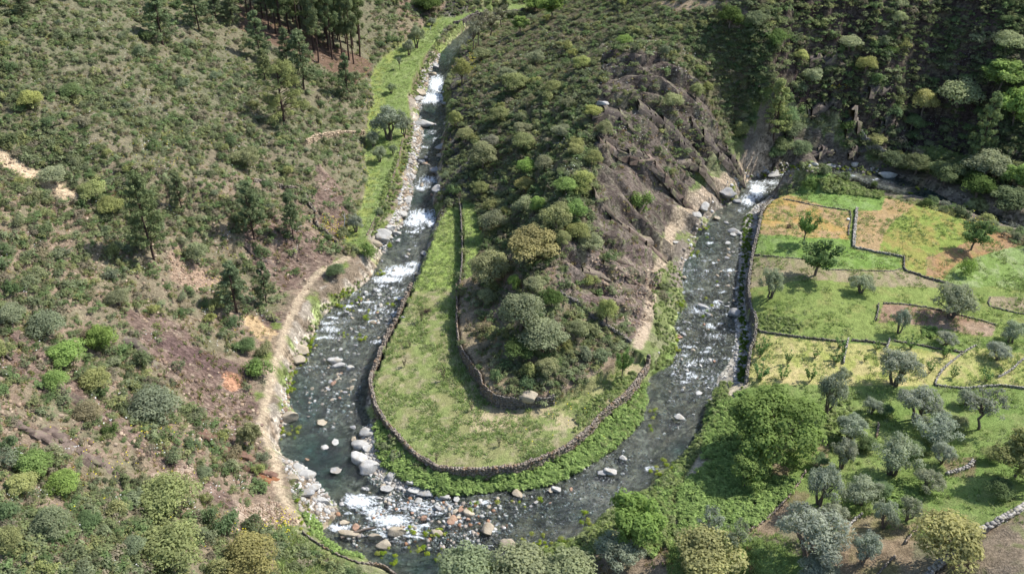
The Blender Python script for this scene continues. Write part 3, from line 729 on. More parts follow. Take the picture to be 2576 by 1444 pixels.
wall('long curved stone wall with orange lichen round the tip of the spit', WALL_SPIT, .55, .85, M_WALL)
wall('stone wall with dark shaded face between spit meadow and inner terrace', WALL_INNER, .45, .6, M_WALL)
wall('low brown retaining wall at the front of the wooded spit', WALL_FRONT, .35, .5, M_WALLD, reach=.5)
wall('low turf-topped wall dividing the two green strips beside the river', [(1156,500),(1160,540),(1163,600),(1164,650),(1158,715)], .3, .5, M_WALLD)
wall('tumbled dark stone wall on the spit slope above the right footpath', [(1406,742),(1431,755),(1456,768),(1475,785),(1500,808),(1521,822),(1556,842),(1588,866)], 1.0, .8, M_WALLD)
wall('ruined brown stone wall stepping down the left slope to the green meadow', [(630,457),(665,461),(700,470),(745,480),(765,486),(776,512),(797,542),(796,566),(822,590),(850,612)], .8, .7, M_WALL, crumble=.5)
wall('short pale orange stone wall ending at the olive trees in the long meadow', [(772,362),(790,354),(810,349),(840,341),(866,338),(915,337)], .9, .8, mat_stone('ochre_wall_stone', (.32, .24, .16), (.45, .36, .26)))
wall('brown retaining wall under the highest strip of meadow at the picture top', [(1141,58),(1180,52),(1216,45),(1260,34),(1316,24)], .25, .7, M_WALLD)
wall('broken brown stone edging between the long green meadow and grey river rocks', [(1014,350),(1004,400),(989,450),(974,500),(944,552),(924,592)], .3, .6, M_WALL, gap=.35)
wall('tall dark retaining wall in shadow between the right fields and the river', WEST_WALL, .3, .7, M_WALLD)
wall('grey stone wall between the orange plot and the pink-brown strip', X3([(890,1052),(885,1100),(880,1150),(876,1200),(873,1245)]), .9, .75, M_WALLG)
wall('low crumbling wall along the orange plot beside a taller grey wall', X3([(856,1062),(862,1100),(852,1150),(850,1185)]), .5, .5, M_WALLD, gap=.3)
wall('grey stone wall below the pink-brown strip running down to the right', X3([(878,1248),(940,1258),(1000,1272),(1055,1280),(1112,1292)]), .7, .6, M_WALLG)
wall('dark stone wall along the lower edge of the largest green plot', X3([(1130,1292),(1130,1330),(1136,1360),(1190,1378),(1250,1400),(1320,1420),(1390,1440),(1440,1470)]), .6, .55, M_WALLD)
wall('thin stone edge under the green plot with the two fruit trees', X3([(375,1282),(470,1290),(560,1296),(640,1303)]), .18, .35, M_WALLD)
wall('thin dark stone edge just below the larger of two fruit trees', X3([(720,1352),(810,1356),(900,1358),(1050,1362),(1120,1350)]), .25, .4, M_WALLD)
wall('low earth and stone edge below the green nettle plot by the river', X3([(520,1000),(600,1015),(660,1028),(760,1045),(855,1058)]), .3, .5, M_WALLD)
wall('dark wall along the upper side of the straw-coloured terraces', w6([(385,222),(460,232),(550,245),(700,262),(830,276)]), .45, .5, M_WALLD)
wall('dark wall above the second straw-coloured terrace', w6([(862,268),(930,272),(1000,281),(1048,292)]), .5, .5, M_WALLD)
wall('upright grey wall dividing the first and second straw-coloured terraces', w6([(850,262),(842,300),(832,340),(824,385)]), .9, .55, M_WALLG)
wall('short grey wall stub above the olive tree in the straw terraces', w6([(1056,262),(1052,285),(1040,310)]), .9, .5, M_WALLG)
wall('dark wall above the third straw-coloured terrace with saplings', w6([(1072,268),(1200,290),(1300,310),(1420,326)]), .5, .5, M_WALLD)
wall('pale stone wall slanting between straw terrace and green terrace', w6([(1490,296),(1445,320),(1400,352),(1360,385),(1330,412),(1300,455),(1285,490)]), .5, .5, M_WALLG)
wall('pale stone wall along the lower edge of the green terrace', w6([(1285,492),(1360,503),(1440,510),(1520,502),(1600,497),(1680,503),(1760,512)]), .5, .55, M_WALLG)
wall('pale stone wall at the far right edge slanting up the green terrace', w6([(1760,340),(1733,360),(1700,390),(1660,425),(1600,458)]), .5, .5, M_WALLG)
wall('low dark wall above the bare brown plot with the large olive', w6([(1020,82),(1100,82),(1170,90),(1250,103),(1330,120),(1450,150),(1530,170),(1600,192)]), .35, .45, M_WALLD)
wall('dark upright wall end at the left side of the brown plot', w6([(1002,85),(998,125),(990,170)]), .6, .5, M_WALLD)
wall('dark stone border round the small brown plot at the right edge', w6([(1562,52),(1558,92),(1620,110),(1700,130),(1760,138)]), .35, .45, M_WALLD)
wall('low stone edge between the fern patch and the bare brown olive terrace', w6([(340,1232),(385,1200),(430,1170),(485,1118),(540,1062),(590,992),(632,925)]), .3, .5, M_WALL, gap=.25)
wall('broken stone step on the brown olive terrace below the shady trees', w6([(840,1212),(870,1180),(900,1152),(920,1138)]), .5, .55, M_WALLG)
wall('small stone wall beside the golden oak at the bottom right', w6([(1130,1290),(1155,1252),(1190,1212)]), .5, .5, M_WALL)
wall('tumbled stone row at the bottom edge of the brown olive terrace', w6([(990,1445),(1030,1400),(1080,1350)]), .3, .5, M_WALL, gap=.3)
wall('collapsing grey wall on bare soil left of the open yellow-green oak', w6([(1340,945),(1400,925),(1450,908),(1478,880)]), .7, .7, M_WALLG, crumble=.5)
wall('rusty brown wall end standing in grass above the shady olives', w6([(1002,690),(998,725),(990,762)]), .6, .5, M_WALL)
wall('broad grey stone wall crossing the bottom right corner', w6([(1230,1470),(1300,1405),(1380,1342),(1425,1300),(1470,1262),(1540,1222),(1600,1190),(1670,1150),(1760,1090)]), 1.0, 1.1, M_WALLG, stone=.5, course=.22)
wall('low stone wall along the small meadow at the bottom left by the rapids', [(762,1338),(780,1352),(820,1378),(867,1401),(915,1416),(962,1428),(1000,1450)], .12, .5, M_WALL, gap=.35)
wall('weathered wall at the foot of the dark cliff beside the river', [(2165,340),(2178,360),(2200,378),(2225,395)], .8, .6, M_WALLG)

# ------------------------------------------------------------------ boulders and crags
def ico(sub):
    import bmesh
    bm = bmesh.new(); bmesh.ops.create_icosphere(bm, subdivisions=sub, radius=1); bm.verts.ensure_lookup_table()
    v = np.array([q.co[:] for q in bm.verts]); f = np.array([[w.index for w in p.verts] for p in bm.faces]); bm.free(); return v, f
IV3, IF3 = ico(3); IV2, IF2 = ico(2); IV1, IF1 = ico(1)
def rock_verts(rng, base, cuts=14, rough=.08, flat=.72):
    v = base.copy()
    for _ in range(cuts):
        n = rng.normal(size=3); n /= np.linalg.norm(n); d = rng.uniform(.4, .72)
        s = v @ n; over = np.maximum(s - d, 0); v -= over[:, None] * n * .93
    r = rng.uniform(0, 50, 3)
    v += (np.stack([fbm(v[:, 0] * 1.8 + r[0], v[:, 1] * 1.8 + v[:, 2] * 1.7 + k * 9, 400 + k, 3) for k in range(3)], 1) - .5) * rough * 3
    v[:, 2] *= flat
    return v
ROCKS = []
for i in range(9):
    r_ = np.random.default_rng(100 + i)
    v = rock_verts(r_, IV3, 13 + i % 5, .09, r_.uniform(.5, .75)) * np.array([1.2, .92, 1]) * 1.3
    o = mesh_obj('boulder', v, IF3, M_BOULDER, leaf=np.full(len(v), .5), link=False)
    ROCKS.append(o)
def put_rock(u, v, w_px, h_px=None, rot=None, tint=(1, 1, 1), sink=.3, label=None, desc=None, z=None):
    x, y, zz, d = [float(a[0]) for a in at(u, v)]
    s = w_px / (FPX / d) * .46
    src = ROCKS[rnd.randrange(len(ROCKS))]; o = src.copy(); COL.objects.link(o)
    asp = 1.0 if h_px is None else min(1.6, max(.5, h_px / w_px / .75))
    o.scale = (s, s * asp, s * rnd.uniform(.8, 1.0) * min(1, asp + .3))
    o.rotation_euler = (rnd.uniform(-.2, .2), rnd.uniform(-.2, .2), rnd.uniform(-.35, .35) if rot is None else rot)
    o.location = (x, y, max(zz, 0) + s * .5 * (1 - sink) - s * .15)
    k = rnd.uniform(.85, 1.12); o.color = (tint[0] * k, tint[1] * k, tint[2] * k, 1)
    o['category'] = 'boulder'; o['group'] = 'boulders in and along the river'
    THINGS.append((o, u, v, desc or 'grey boulder', label))
    return o
WHT = (1.12, 1.12, 1.1); TAN = (1.0, .88, .7); RED = (.95, .62, .46); GRY = (.85, .86, .88)
BL = [  # u, v, width, height, tint, label
 (922,1090,34,30,WHT,'big pale boulder at the upper end of the white boulder row'),(906,1118,36,30,WHT,'long white boulder second from top of the white boulder row'),(924,1128,24,30,WHT,'narrow white boulder tucked beside the white boulder row'),
 (908,1154,44,32,WHT,'wide white boulder in the middle of the white boulder row'),(932,1176,56,38,WHT,'largest white boulder at the lower end of the boulder row'),(890,1106,14,22,TAN,'small tan boulder standing in water beside the white boulder row'),
 (844,918,30,18,WHT,'flat pale boulder upper one of a pair in the left river arm'),(846,934,34,16,WHT,'flat pale boulder lower one of a pair in the left river arm'),(884,936,22,14,WHT,'pale boulder right of the pair in the left river arm'),
 (845,1196,34,24,GRY,'round grey boulder in the deep green pool'),(845,1122,20,20,WHT,'bright white boulder at the top of the deep green pool'),(815,1136,18,24,WHT,'narrow white boulder left in the deep green pool'),(810,1074,30,20,TAN,'brown half-sunken boulder above the deep green pool'),
 (986,1196,28,20,WHT,'square grey-white boulder on the gravel below the curved wall'),(972,1232,40,20,WHT,'long grey-white boulder at the lower edge of the gravel'),(1006,1226,18,16,WHT,'small pale boulder beside the long one on the gravel'),(1036,1212,22,24,WHT,'rounded grey boulder on the gravel, upper right'),
 (1042,1232,26,26,WHT,'big rounded grey boulder at the right end of the gravel'),(1070,1242,36,24,GRY,'flat striped grey boulder half under the ferns'),(1052,1262,18,16,WHT,'grey boulder in the water below the gravel bar'),
 (1120,1252,28,16,WHT,'pale boulder at the ferns, left one of a pair'),(1148,1256,18,18,WHT,'pale boulder at the ferns, right one of a pair'),
 (966,1382,32,24,TAN,'pale angular boulder alone in dark water at the bottom'),(1228,1346,32,42,TAN,'tall grey-tan block boulder below the rapids'),(1270,1378,40,36,TAN,'large tan boulder at the lower bank near the bottom'),
 (1300,1244,24,26,TAN,'tan boulder standing at the fern bank downstream of the rapids'),(1402,1236,24,20,WHT,'white boulder on the fern bank, largest of its cluster'),(1386,1234,14,22,TAN,'narrow tan boulder beside the white one on the fern bank'),
 (1538,1200,32,26,WHT,'white pointed boulder in open water of the lower bend'),(1514,1202,22,18,GRY,'dark grey boulder left of the white pointed boulder'),(1566,1160,20,14,WHT,'small white boulder at the grassy tip of the bank'),
 (1706,1064,28,18,WHT,'round white boulder in the middle of the right river arm'),(1758,994,16,22,WHT,'upright white boulder against the right bank'),(1768,780,26,14,GRY,'dark boulder breaking the rapid in the right river arm'),
 (1848,792,30,24,GRY,'large grey boulder at the shaded wall of the right river arm'),(1846,590,36,16,GRY,'dark flat boulder with foam near the orange plot'),(1843,596,20,10,WHT,'small white boulder touching a dark flat one'),
 (1944,444,30,20,WHT,'white boulder at the head of the far rapid'),(2050,415,24,12,WHT,'white boulder at the cliff foot, left one'),(2090,418,22,10,WHT,'white boulder at the cliff foot, middle one'),(2150,414,20,12,WHT,'white boulder at the cliff foot, right one'),(2232,444,40,16,WHT,'long white boulder where the far river turns into shade'),
 (1772,524,26,40,WHT,'tall white slab boulder on the bank below the footpath'),(1748,540,24,42,WHT,'white slab boulder leaning beside a taller one at the footpath'),(1802,552,20,12,TAN,'tan boulder at the waterline under the white slabs'),
 (1826,490,56,36,GRY,'broad pale rock shelf beside the far rapid'),(1850,508,24,14,GRY,'grey boulder below the far rapid'),(1062,410,18,22,WHT,'single white boulder at the edge of the upper left river'),
 (1000,590,26,14,WHT,'white flat boulder at the end of the rock bar by the rapid'),(1012,540,30,36,WHT,'large pale rock on the bar right of the long meadow'),(1064,318,44,22,WHT,'flat pale rock shelf beside the upper blue pool'),
 (1110,372,26,22,WHT,'pale boulder under the shaded spit flank, upper one'),(1106,392,22,18,TAN,'tan boulder under the shaded spit flank, lower one'),(1098,430,30,24,GRY,'grey boulder under the shaded spit flank near white water'),(1103,480,32,44,GRY,'large grey rock mass above the first green strip'),
 (1066,640,16,14,GRY,'grey boulder at the shaded edge of the green strip'),(1052,690,18,12,TAN,'tan boulder beside the rapid at the green strip end'),(980,575,30,18,WHT,'pale wedge rock below the meadow edge'),(962,600,54,34,WHT,'long pale rock ledge ending in the river below the meadow'),(944,612,30,24,TAN,'tan rock beside the long pale ledge'),
 (1060,235,30,24,TAN,'tan rock on the bank left of the first rapid'),(1048,250,24,22,WHT,'white rock on the bank below the first rapid'),(1120,260,12,12,WHT,'small white boulder right of the first rapid'),(1116,232,10,10,WHT,'tiny white boulder above the first rapid on the right'),
 (1024,504,20,30,WHT,'white rock on the bar opposite the grey rock mass'),(1090,190,22,20,TAN,'tan rock on the upper left bank'),(1096,170,20,18,WHT,'pale rock on the upper left bank above a tan one'),
 (868,1320,24,18,TAN,'tan boulder at the left end of the foaming rapid'),(896,1338,20,18,RED,'reddish boulder in foam by the small bottom meadow'),(1000,1350,48,24,TAN,'long tan boulder lying across the foot of the rapids'),(945,1362,40,14,TAN,'flat tan rock at the foot of the rapids'),(880,1352,46,12,TAN,'flat layered rock in the left foot of the rapids'),
 (1068,1314,18,16,RED,'brown boulder amid the whitest foam'),(1160,1290,14,22,RED,'orange-red boulder in the rapids, upright'),(1180,1300,24,18,TAN,'tan boulder right of the orange-red one'),(1138,1322,22,26,RED,'round reddish-brown boulder in the middle of the rapids'),(1096,1350,30,20,TAN,'tan boulder beside the grassy islet'),
 (1104,1286,20,14,GRY,'dark boulder near the upper edge of the rapids'),(1018,1290,16,12,GRY,'dark boulder in the left half of the rapids'),(1700,610,14,30,WHT,'narrow white slab on the bank under the dark crags'),(1780,1170,20,10,TAN,'tan rock on the right bank path end'),
 (770,1192,40,34,WHT,'pale angular rock at the left shore of the deep pool'),(752,1180,30,36,WHT,'pale rock second from the pool on the left shore'),(790,1230,36,26,WHT,'pale rock low on the left shore before the rapids'),(738,1205,34,26,TAN,'tan rock beside the footpath at the pool'),(812,1262,40,20,WHT,'pale flat rock at the left start of the rapids'),(760,1240,44,26,GRY,'grey flat rock shelf beside the footpath'),
 (800,1222,22,20,WHT,'small pale rock between two larger ones on the left shore'),(726,1050,56,26,TAN,'pale pointed rock tongue reaching into the left river arm'),(744,905,34,40,TAN,'pale rock flank above the left waterline'),(760,880,44,30,TAN,'tan rock flank beside the footpath bend'),(870,770,0,0,TAN,None),
 (1520,262,30,34,GRY,'rounded grey boulder on the spit ridge among bushes'),(1330,1003,50,30,TAN,'tan rock behind the front wall of the spit'),
]
BLT = []
for u, v, w, h, tint, lab in BL:
    if w: BLT.append(put_rock(u, v, w, h, None, tint, label=lab, desc='pale boulder'))
# smaller countable stones in the stream
SM = [((1740,880),60,120,30),((1820,700),40,120,22),((840,960),60,80,30),((930,780),80,45,22),((1120,1300),110,45,30),((950,1250),60,30,8),((1330,1260),120,40,12),((1080,420),20,80,10),((1000,640),50,40,8),((1890,1),1,1,0),((720,1190),60,60,14),((1020,480),14,80,10)]
for (c, a, b, n) in SM:
    for _ in range(n):
        u, v = rnd.gauss(c[0], a * .6), rnd.gauss(c[1], b * .6)
        w = rnd.choice([7, 8, 9, 10, 12, 14])
        x, y, z, d = at(u, v)
        if not (inside(x, y, WATER)[0] or dist_line(x, y, WATER, True)[0] < 2.0): continue
        tint = rnd.choice([WHT, GRY, TAN, TAN, RED, GRY])
        put_rock(u, v, w, w * .7, rnd.uniform(0, 6), tint, desc={WHT: 'small white stone', GRY: 'small grey stone', TAN: 'small tan stone', RED: 'small reddish stone'}[tint])

def crag(u, v, L, H, T, ang, tilt, tint, label, sub=None, z_off=-.25, seed=0):
    """A stepped ledge of tilted strata: length L along heading ang (radians from +x), height H, thickness T."""
    r = np.random.default_rng(900 + seed); x, y, z, d = [float(a[0]) for a in at(u, v)]
    if 1300 < u < 1930: ang += .22; dx, dy = math.cos(ang), math.sin(ang)
    jit = .13 if 1300 < u < 1930 else .12 if u < 1300 else .22; H *= .78 if 1300 < u < 1930 else .95; T *= 1.3; dx, dy = math.cos(ang), math.sin(ang)
    cuts = [-L / 2]
    while cuts[-1] < L / 2: cuts.append(cuts[-1] + (r.uniform(.7, 2.4) if 1300 < u < 1930 else r.uniform(.5, 1.3)))
    blocks = list(zip(cuts[:-1], cuts[1:])); xs = np.linspace(-L / 2, L / 2, 24); gfit = np.poly1d(np.polyfit(xs, ground(x + dx * xs, y + dy * xs), 2))
    VV, F, LL = [], [], []
    for bi, (a, b) in enumerate(blocks):
        m = (a + b) / 2; e = 1 - abs(m / (L / 2)) ** 4
        for lay in range(2 if H > 1.2 else 1):                       # two beds, the upper one set back
            h = H * max(.3, e) * (r.uniform(.78, 1.08) if 1300 < u < 1930 else r.uniform(.5, 1.1)) * (.62 if lay == 0 and H > 1.2 else 1); t = T * r.uniform(.8, 1.25); back_ = (0, .45)[lay] * T + r.normal(0, .12); n0 = len(VV)
            for s in (a - .05, b + .05):
                s2 = s + r.normal(0, .06); gz = (float(gfit(s2)) if 1300 < u < 1930 else float(ground(x + dx * s2, y + dy * s2))) + z_off
                for (o_, zz) in ((-t * .5, -.5), (-t * .55, h * .55), (-t * .42, h), (t * .9, h * .86), (t * 2.1, h * .3), (t * 2.6, -.6)):
                    o_ += back_ + tilt * zz; sh = .04 * zz
                    VV.append((x + dx * (s2 + sh) - dy * o_ + r.normal(0, .05), y + dy * (s2 + sh) + dx * o_ + r.normal(0, jit), gz + zz + r.normal(0, jit)))
            for k in range(5): F.append((n0 + k, n0 + k + 1, n0 + k + 7, n0 + k + 6))
            for q in (0, 6): F += [(n0 + q, n0 + q + 1, n0 + q + 2, n0 + q + 3), (n0 + q, n0 + q + 3, n0 + q + 4, n0 + q + 5)]
            LL += [r.uniform(.2, .95)] * 12
    o = mesh_obj('rock_outcrop', np.array(VV), np.array(F), M_CRAG, leaf=np.array(LL))
    o.color = (*tint, 1)
    tag(o, label, 'rock outcrop', 'rock outcrops on the slopes')
    return o
DK = (.8, .79, .79); BR = (1.1, .98, .92); RD = (1.2, .86, .72); GY = (1.25, 1.2, 1.1)
CR = [(1600,385,10,1.6,.8,0,0,DK,'long dark rock rib, uppermost of the slanted ribs on the spit slab'),(1650,420,13,1.7,.9,-.05,0,DK,'long dark rock rib in the middle of the spit slab'),(1570,400,9,1.2,.7,0,0,BR,'brown rock rib at the left start of the spit slab'),
 (1690,470,9,1.5,.9,-.05,0,BR,'brown rock rib ending at the right footpath'),(1720,360,11,2.2,1.0,-.1,0,DK,'tall dark crag high on the right of the spit slab'),(1800,385,10,2.4,1.1,-.15,0,DK,'tall dark crag above the far bend of the footpath'),(1660,310,8,2.2,1.0,-.1,0,DK,'dark crag with a bare face near the ridge bushes'),
 (1760,420,9,1.8,.9,-.1,0,GY,'grey crag just above the footpath near the far rapid'),(1560,560,9,.9,.6,-.05,0,GY,'low grey rock rib left of the round green bush on the slab'),(1610,600,10,.9,.6,-.05,0,BR,'low brown rock rib below the round green bush on the slab'),(1530,640,8,.9,.6,0,0,BR,'low brown rock rib beside the wooded spit crest'),
 (1500,690,7,1.0,.6,-.1,0,GY,'grey rock rib low on the spit between bushes'),(1580,690,8,.8,.6,-.1,0,BR,'brown rock rib near the narrow part of the right footpath'),(1540,290,7,2.0,1.1,-.15,0,DK,'dark crag topping the left end of the spit slab'),(1840,400,6,2.0,1.0,-.2,0,DK,'dark crag at the foot of the cliff by the footpath'),
 (590,1142,8,.9,.35,-.2,0,RD,'red-brown rock ledge in the middle of the lower left slope'),(636,1184,5,.7,.3,-.25,0,RD,'red rock ledge close to the riverside footpath'),(668,1205,2.0,.7,.3,-.2,0,(1.5,.8,.48),'bright orange rock block beside the riverside footpath'),(540,1118,4,.7,.35,-.2,0,RD,'red rock slab above the red-brown ledge'),
 (100,1100,9,.9,.3,-.3,0,BR,'brown rock ledge at the left edge of the lower slope'),(190,1130,8,.8,.3,-.3,0,BR,'brown rock ledge right of the one at the left edge'),(340,880,4,.9,.4,-.5,0,GY,'lichen-grey rock fin above the dark red scar'),(640,640,5,.9,.4,-.3,0,BR,'brown rock under the small pine on the left slope'),
 (676,800,2.6,.8,.4,-.2,0,DK,'dark red rock beside the sandy scree and footpath'),(180,1010,6,.6,.3,-.3,0,BR,'low brown ledge between two bushes on the left slope'),(862,628,2,.8,.4,.1,0,BR,'brown rock at the lower end of the long meadow'),(400,1010,5,.6,.3,-.2,0,BR,'low brown ledge above the large grey-green bush'),
 (2140,330,2.4,4.6,1.2,.3,.1,(1.0,1.0,.95),'tall jointed pillar of rock in the dark cliff'),(2150,385,3,2.2,1.2,.2,.1,DK,'pale rock buttress at the foot of the cliff'),(2060,385,6,1.6,1.1,.1,.1,DK,'brown rock buttress at the cliff foot beside the river'),(2000,370,5,2.4,1.0,.1,.1,DK,'dark rock buttress at the left of the cliff foot'),
 (2200,230,6,2.2,1.0,.2,.1,DK,'dark crag high in the cliff among bushes'),(2080,160,7,2.4,1.0,.1,.1,DK,'dark crag near the top of the cliff'),(2240,310,5,2.4,1.0,.2,.1,DK,'dark crag right of the jointed pillar'),(2070,270,6,2.6,1.0,.1,.1,DK,'dark crag in the middle of the cliff')]
for i, c in enumerate(CR): crag(*c, seed=i)
# ------------------------------------------------------------------ plants: leaf clouds and limbs
def leaf_quads(rng, P, Nn, size, asp=1.7, up=.45):
    n = len(P); Nn = Nn + np.array([0, 0, up]) + rng.normal(0, .38, (n, 3)); Nn /= np.linalg.norm(Nn, axis=1, keepdims=True) + 1e-9
    t = np.cross(Nn, rng.normal(size=(n, 3))); t /= np.linalg.norm(t, axis=1, keepdims=True) + 1e-9; b = np.cross(Nn, t)
    s = size * rng.uniform(.6, 1.4, n)[:, None] * .5; t = t * s * asp ** .5; b = b * s / asp ** .5
    V = np.stack([P - t, P - b * .9, P + t, P + b * .9], 1)
    return V.reshape(-1, 3), np.arange(4 * n).reshape(-1, 4)

def lobe_leaves(rng, lobes, n, size, asp=1.7, low=-.5, fill=.35, up=.45):
    L = np.array(lobes, float); w = L[:, 3] ** 2; pick = rng.choice(len(L), n, p=w / w.sum())
    d = rng.normal(size=(n, 3)); d /= np.linalg.norm(d, axis=1, keepdims=True); d[:, 2] = np.where(d[:, 2] < low, -d[:, 2], d[:, 2])
    r = L[pick, 3] * (1 - fill * rng.random(n) ** 1.6) * rng.uniform(.86, 1.14, n)
    P = L[pick, :3] + d * r[:, None] * np.array([1, 1, .88])
    V, F = leaf_quads(rng, P, d, size, asp, up)
    tone = rng.random(len(L))[pick] * .45 + rng.random(n) * .55
    return V, F, np.repeat(tone, 4)

def tubes(lines, k=6):
    VV, FF = [], []; o = 0
    for pts, rad in lines:
        p = np.array(pts, float); m = len(p)
        for i in range(m):
            t = p[min(i + 1, m - 1)] - p[max(i - 1, 0)]; t /= np.linalg.norm(t) + 1e-9
            a = np.cross(t, [.3, .9, .2]); a /= np.linalg.norm(a) + 1e-9; b = np.cross(t, a)
            for j in range(k):
                th = 2 * math.pi * j / k; VV.append(p[i] + (a * math.cos(th) + b * math.sin(th)) * rad[i])
        for i in range(m - 1):
            for j in range(k):
                q = (j + 1) % k; FF.append((o + i * k + j, o + i * k + q, o + (i + 1) * k + q, o + (i + 1) * k + j))
        o += m * k
    return np.array(VV), np.array(FF)

def limb(rng, a, b, ra, rb, n=4, wob=.1):
    a, b = np.array(a, float), np.array(b, float); L = np.linalg.norm(b - a)
    t = np.linspace(0, 1, n)[:, None]; p = a * (1 - t) + b * t; p[1:-1] += rng.normal(0, wob * L * .5, (n - 2, 3))
    p[:, 2] += np.sin(t[:, 0] * math.pi) * .05 * L
    return p, np.linspace(ra, rb, n)

def dome_lobes(rng, W_, H, z0, n, r0, r1, squash=1.0, hollow=.55):
    out = []
    R = W_ / 2; hz = (H - z0)
    for _ in range(n):
        d = rng.normal(size=3); d /= np.linalg.norm(d); d[2] = abs(d[2]) * 1.0 if rng.random() < .8 else d[2] * .5
        r = rng.uniform(r0, r1); q = rng.uniform(hollow, 1.0)
        out.append((d[0] * (R - r) * q, d[1] * (R - r) * q, z0 + hz * .38 + d[2] * (hz * .6 - r * .7) * q, r))
    return out

PROTO = {}
def proto(kind, crown, trunk, w, h, bark=None, leafm=None):
    V, F, tn = crown
    c = mesh_obj('crown', V, F, leafm or M_LEAF, leaf=tn, link=False)
    t = None
    if trunk: 
        TV, TF = tubes(trunk); t = mesh_obj('trunk', TV, TF, bark or M_BARK, link=False, smooth=True)
    w = 2 * np.percentile(np.hypot(V[:, 0], V[:, 1]), 96); h = np.percentile(V[:, 2], 99)
    PROTO.setdefault(kind, []).append((c.data, t.data if t else None, w, h))

def spread_limbs(rng, lobes, base, fork, r0, n):
    ls = [limb(rng, base, fork, r0, r0 * .75, 4, .08)]
    L = sorted(lobes, key=lambda q: -q[3])[:n]
    for q in L: ls.append(limb(rng, fork, (q[0], q[1], q[2]), r0 * .5, .03, 5, .1))
    return ls
for i in range(4):   # evergreen oaks: dense lumpy domes
    r = np.random.default_rng(200 + i); lb = dome_lobes(r, 5.2, 4.8, .7, 26, .55, 1.05)
    proto('oak', lobe_leaves(r, lb, 5200, .17, 1.5, -.6), spread_limbs(r, lb, (0, 0, -.4), (.1, .05, 1.3), .2, 8), 5.2, 4.8)
for i in range(4):   # olives: broken silvery crowns on forked trunks
    r = np.random.default_rng(230 + i); lb = dome_lobes(r, 5.0, 4.4, 1.0, 30, .38, .78, hollow=.5)
    tr = []
    for k in range(3):
        a = k * 2.1 + r.uniform(-.4, .4); f = (math.cos(a) * .55, math.sin(a) * .55, 1.5 + r.uniform(-.2, .3))
        tr += spread_limbs(r, [q for q in lb if abs((math.atan2(q[1], q[0]) - a + math.pi) % (2 * math.pi) - math.pi) < 1.1] or lb, (math.cos(a) * .1, math.sin(a) * .1, -.4), f, .17, 5)
    proto('olive', lobe_leaves(r, lb, 4800, .15, 2.6, -.8, .5), tr, 5.0, 4.4)
for i in range(3):   # young conical pines
    r = np.random.default_rng(260 + i); H = 10.0; lb = []; tr = [limb(r, (0, 0, -.5), (r.normal(0, .15), r.normal(0, .15), H * .98), .17, .03, 8, .01)]
    z = 1.6
    while z < H * .97:
        R = 2.3 * (1 - (z / H) ** 1.5) ** .8 * r.uniform(.7, 1.1) + .2
        for k in range(5):
            a = r.uniform(0, 6.28); e = (math.cos(a) * R, math.sin(a) * R, z + R * .25)
            tr.append(limb(r, (0, 0, z), e, .045, .015, 3, .05))
            for s in (.45, .75, 1.0):
                if R * s > .25: lb.append((e[0] * s, e[1] * s, z + R * .25 * s, max(.22, .42 * (1.15 - s * .3))))
        z += r.uniform(.5, .75)
    lb += [(0, 0, H * .95, .4), (0, 0, H * .9, .4)]
    proto('pine', lobe_leaves(r, lb, 8000, .2, 3.0, -1, .8), tr, 4.8, H, M_PBARK, M_NEEDLE)
for i in range(4):   # tall stand pines: bare stems, ragged tops
    r = np.random.default_rng(280 + i); H = 15.0; lean = (r.normal(0, .5), r.normal(0, .3)); lb = []
    tr = [limb(r, (0, 0, -.6), (lean[0], lean[1], H * .97), .24, .05, 7, .012)]
    for k in range(38):
        z = r.uniform(.36, .98) * H; R = (1 - max(0, (z / H - .6)) * 1.6) * r.uniform(.6, 2.0); a = r.uniform(0, 6.28); f = z / H
        e = (lean[0] * f + math.cos(a) * R, lean[1] * f + math.sin(a) * R, z + R * .3)
        tr.append(limb(r, (lean[0] * f, lean[1] * f, z), e, .05, .015, 3, .06)); lb.append((*e, r.uniform(.5, .9))); 
    for k in range(8):
        z = r.uniform(.15, .48) * H; a = r.uniform(0, 6.28); f = z / H; tr.append(limb(r, (lean[0] * f, lean[1] * f, z), (lean[0] * f + math.cos(a) * .9, lean[1] * f + math.sin(a) * .9, z + .2), .03, .01, 3, .06))
    lb += [(lean[0], lean[1], H, .5)]
    proto('stand_pine', lobe_leaves(r, lb, 7500, .2, 2.8, -1, .8), tr, 4.6, H, M_PBARK, M_NEEDLE)
for i in range(2):   # broad old pine with tiered pads
    r = np.random.default_rng(300 + i); H = 11.5; lb = []; tr = [limb(r, (0, 0, -.6), (.2, 0, H * .93), .32, .06, 7, .01)]
    for k in range(46):
        z = r.uniform(.22, .98) * H; R = 4.9 * (1 - (z / H) ** 2.2) ** .6 * r.uniform(.35, 1.0); a = r.uniform(0, 6.28)
        e = (math.cos(a) * R, math.sin(a) * R, z + R * .1); tr.append(limb(r, (0, 0, z * .93), e, .07, .02, 4, .05))
        lb.append((*e, r.uniform(.6, 1.0)))
        if R > 2: lb.append((e[0] * .6, e[1] * .6, e[2], r.uniform(.45, .7)))
    proto('broad_pine', lobe_leaves(r, lb, 9500, .2, 3.0, -.4, .6), tr, 9.6, H, M_PBARK, M_NEEDLE)
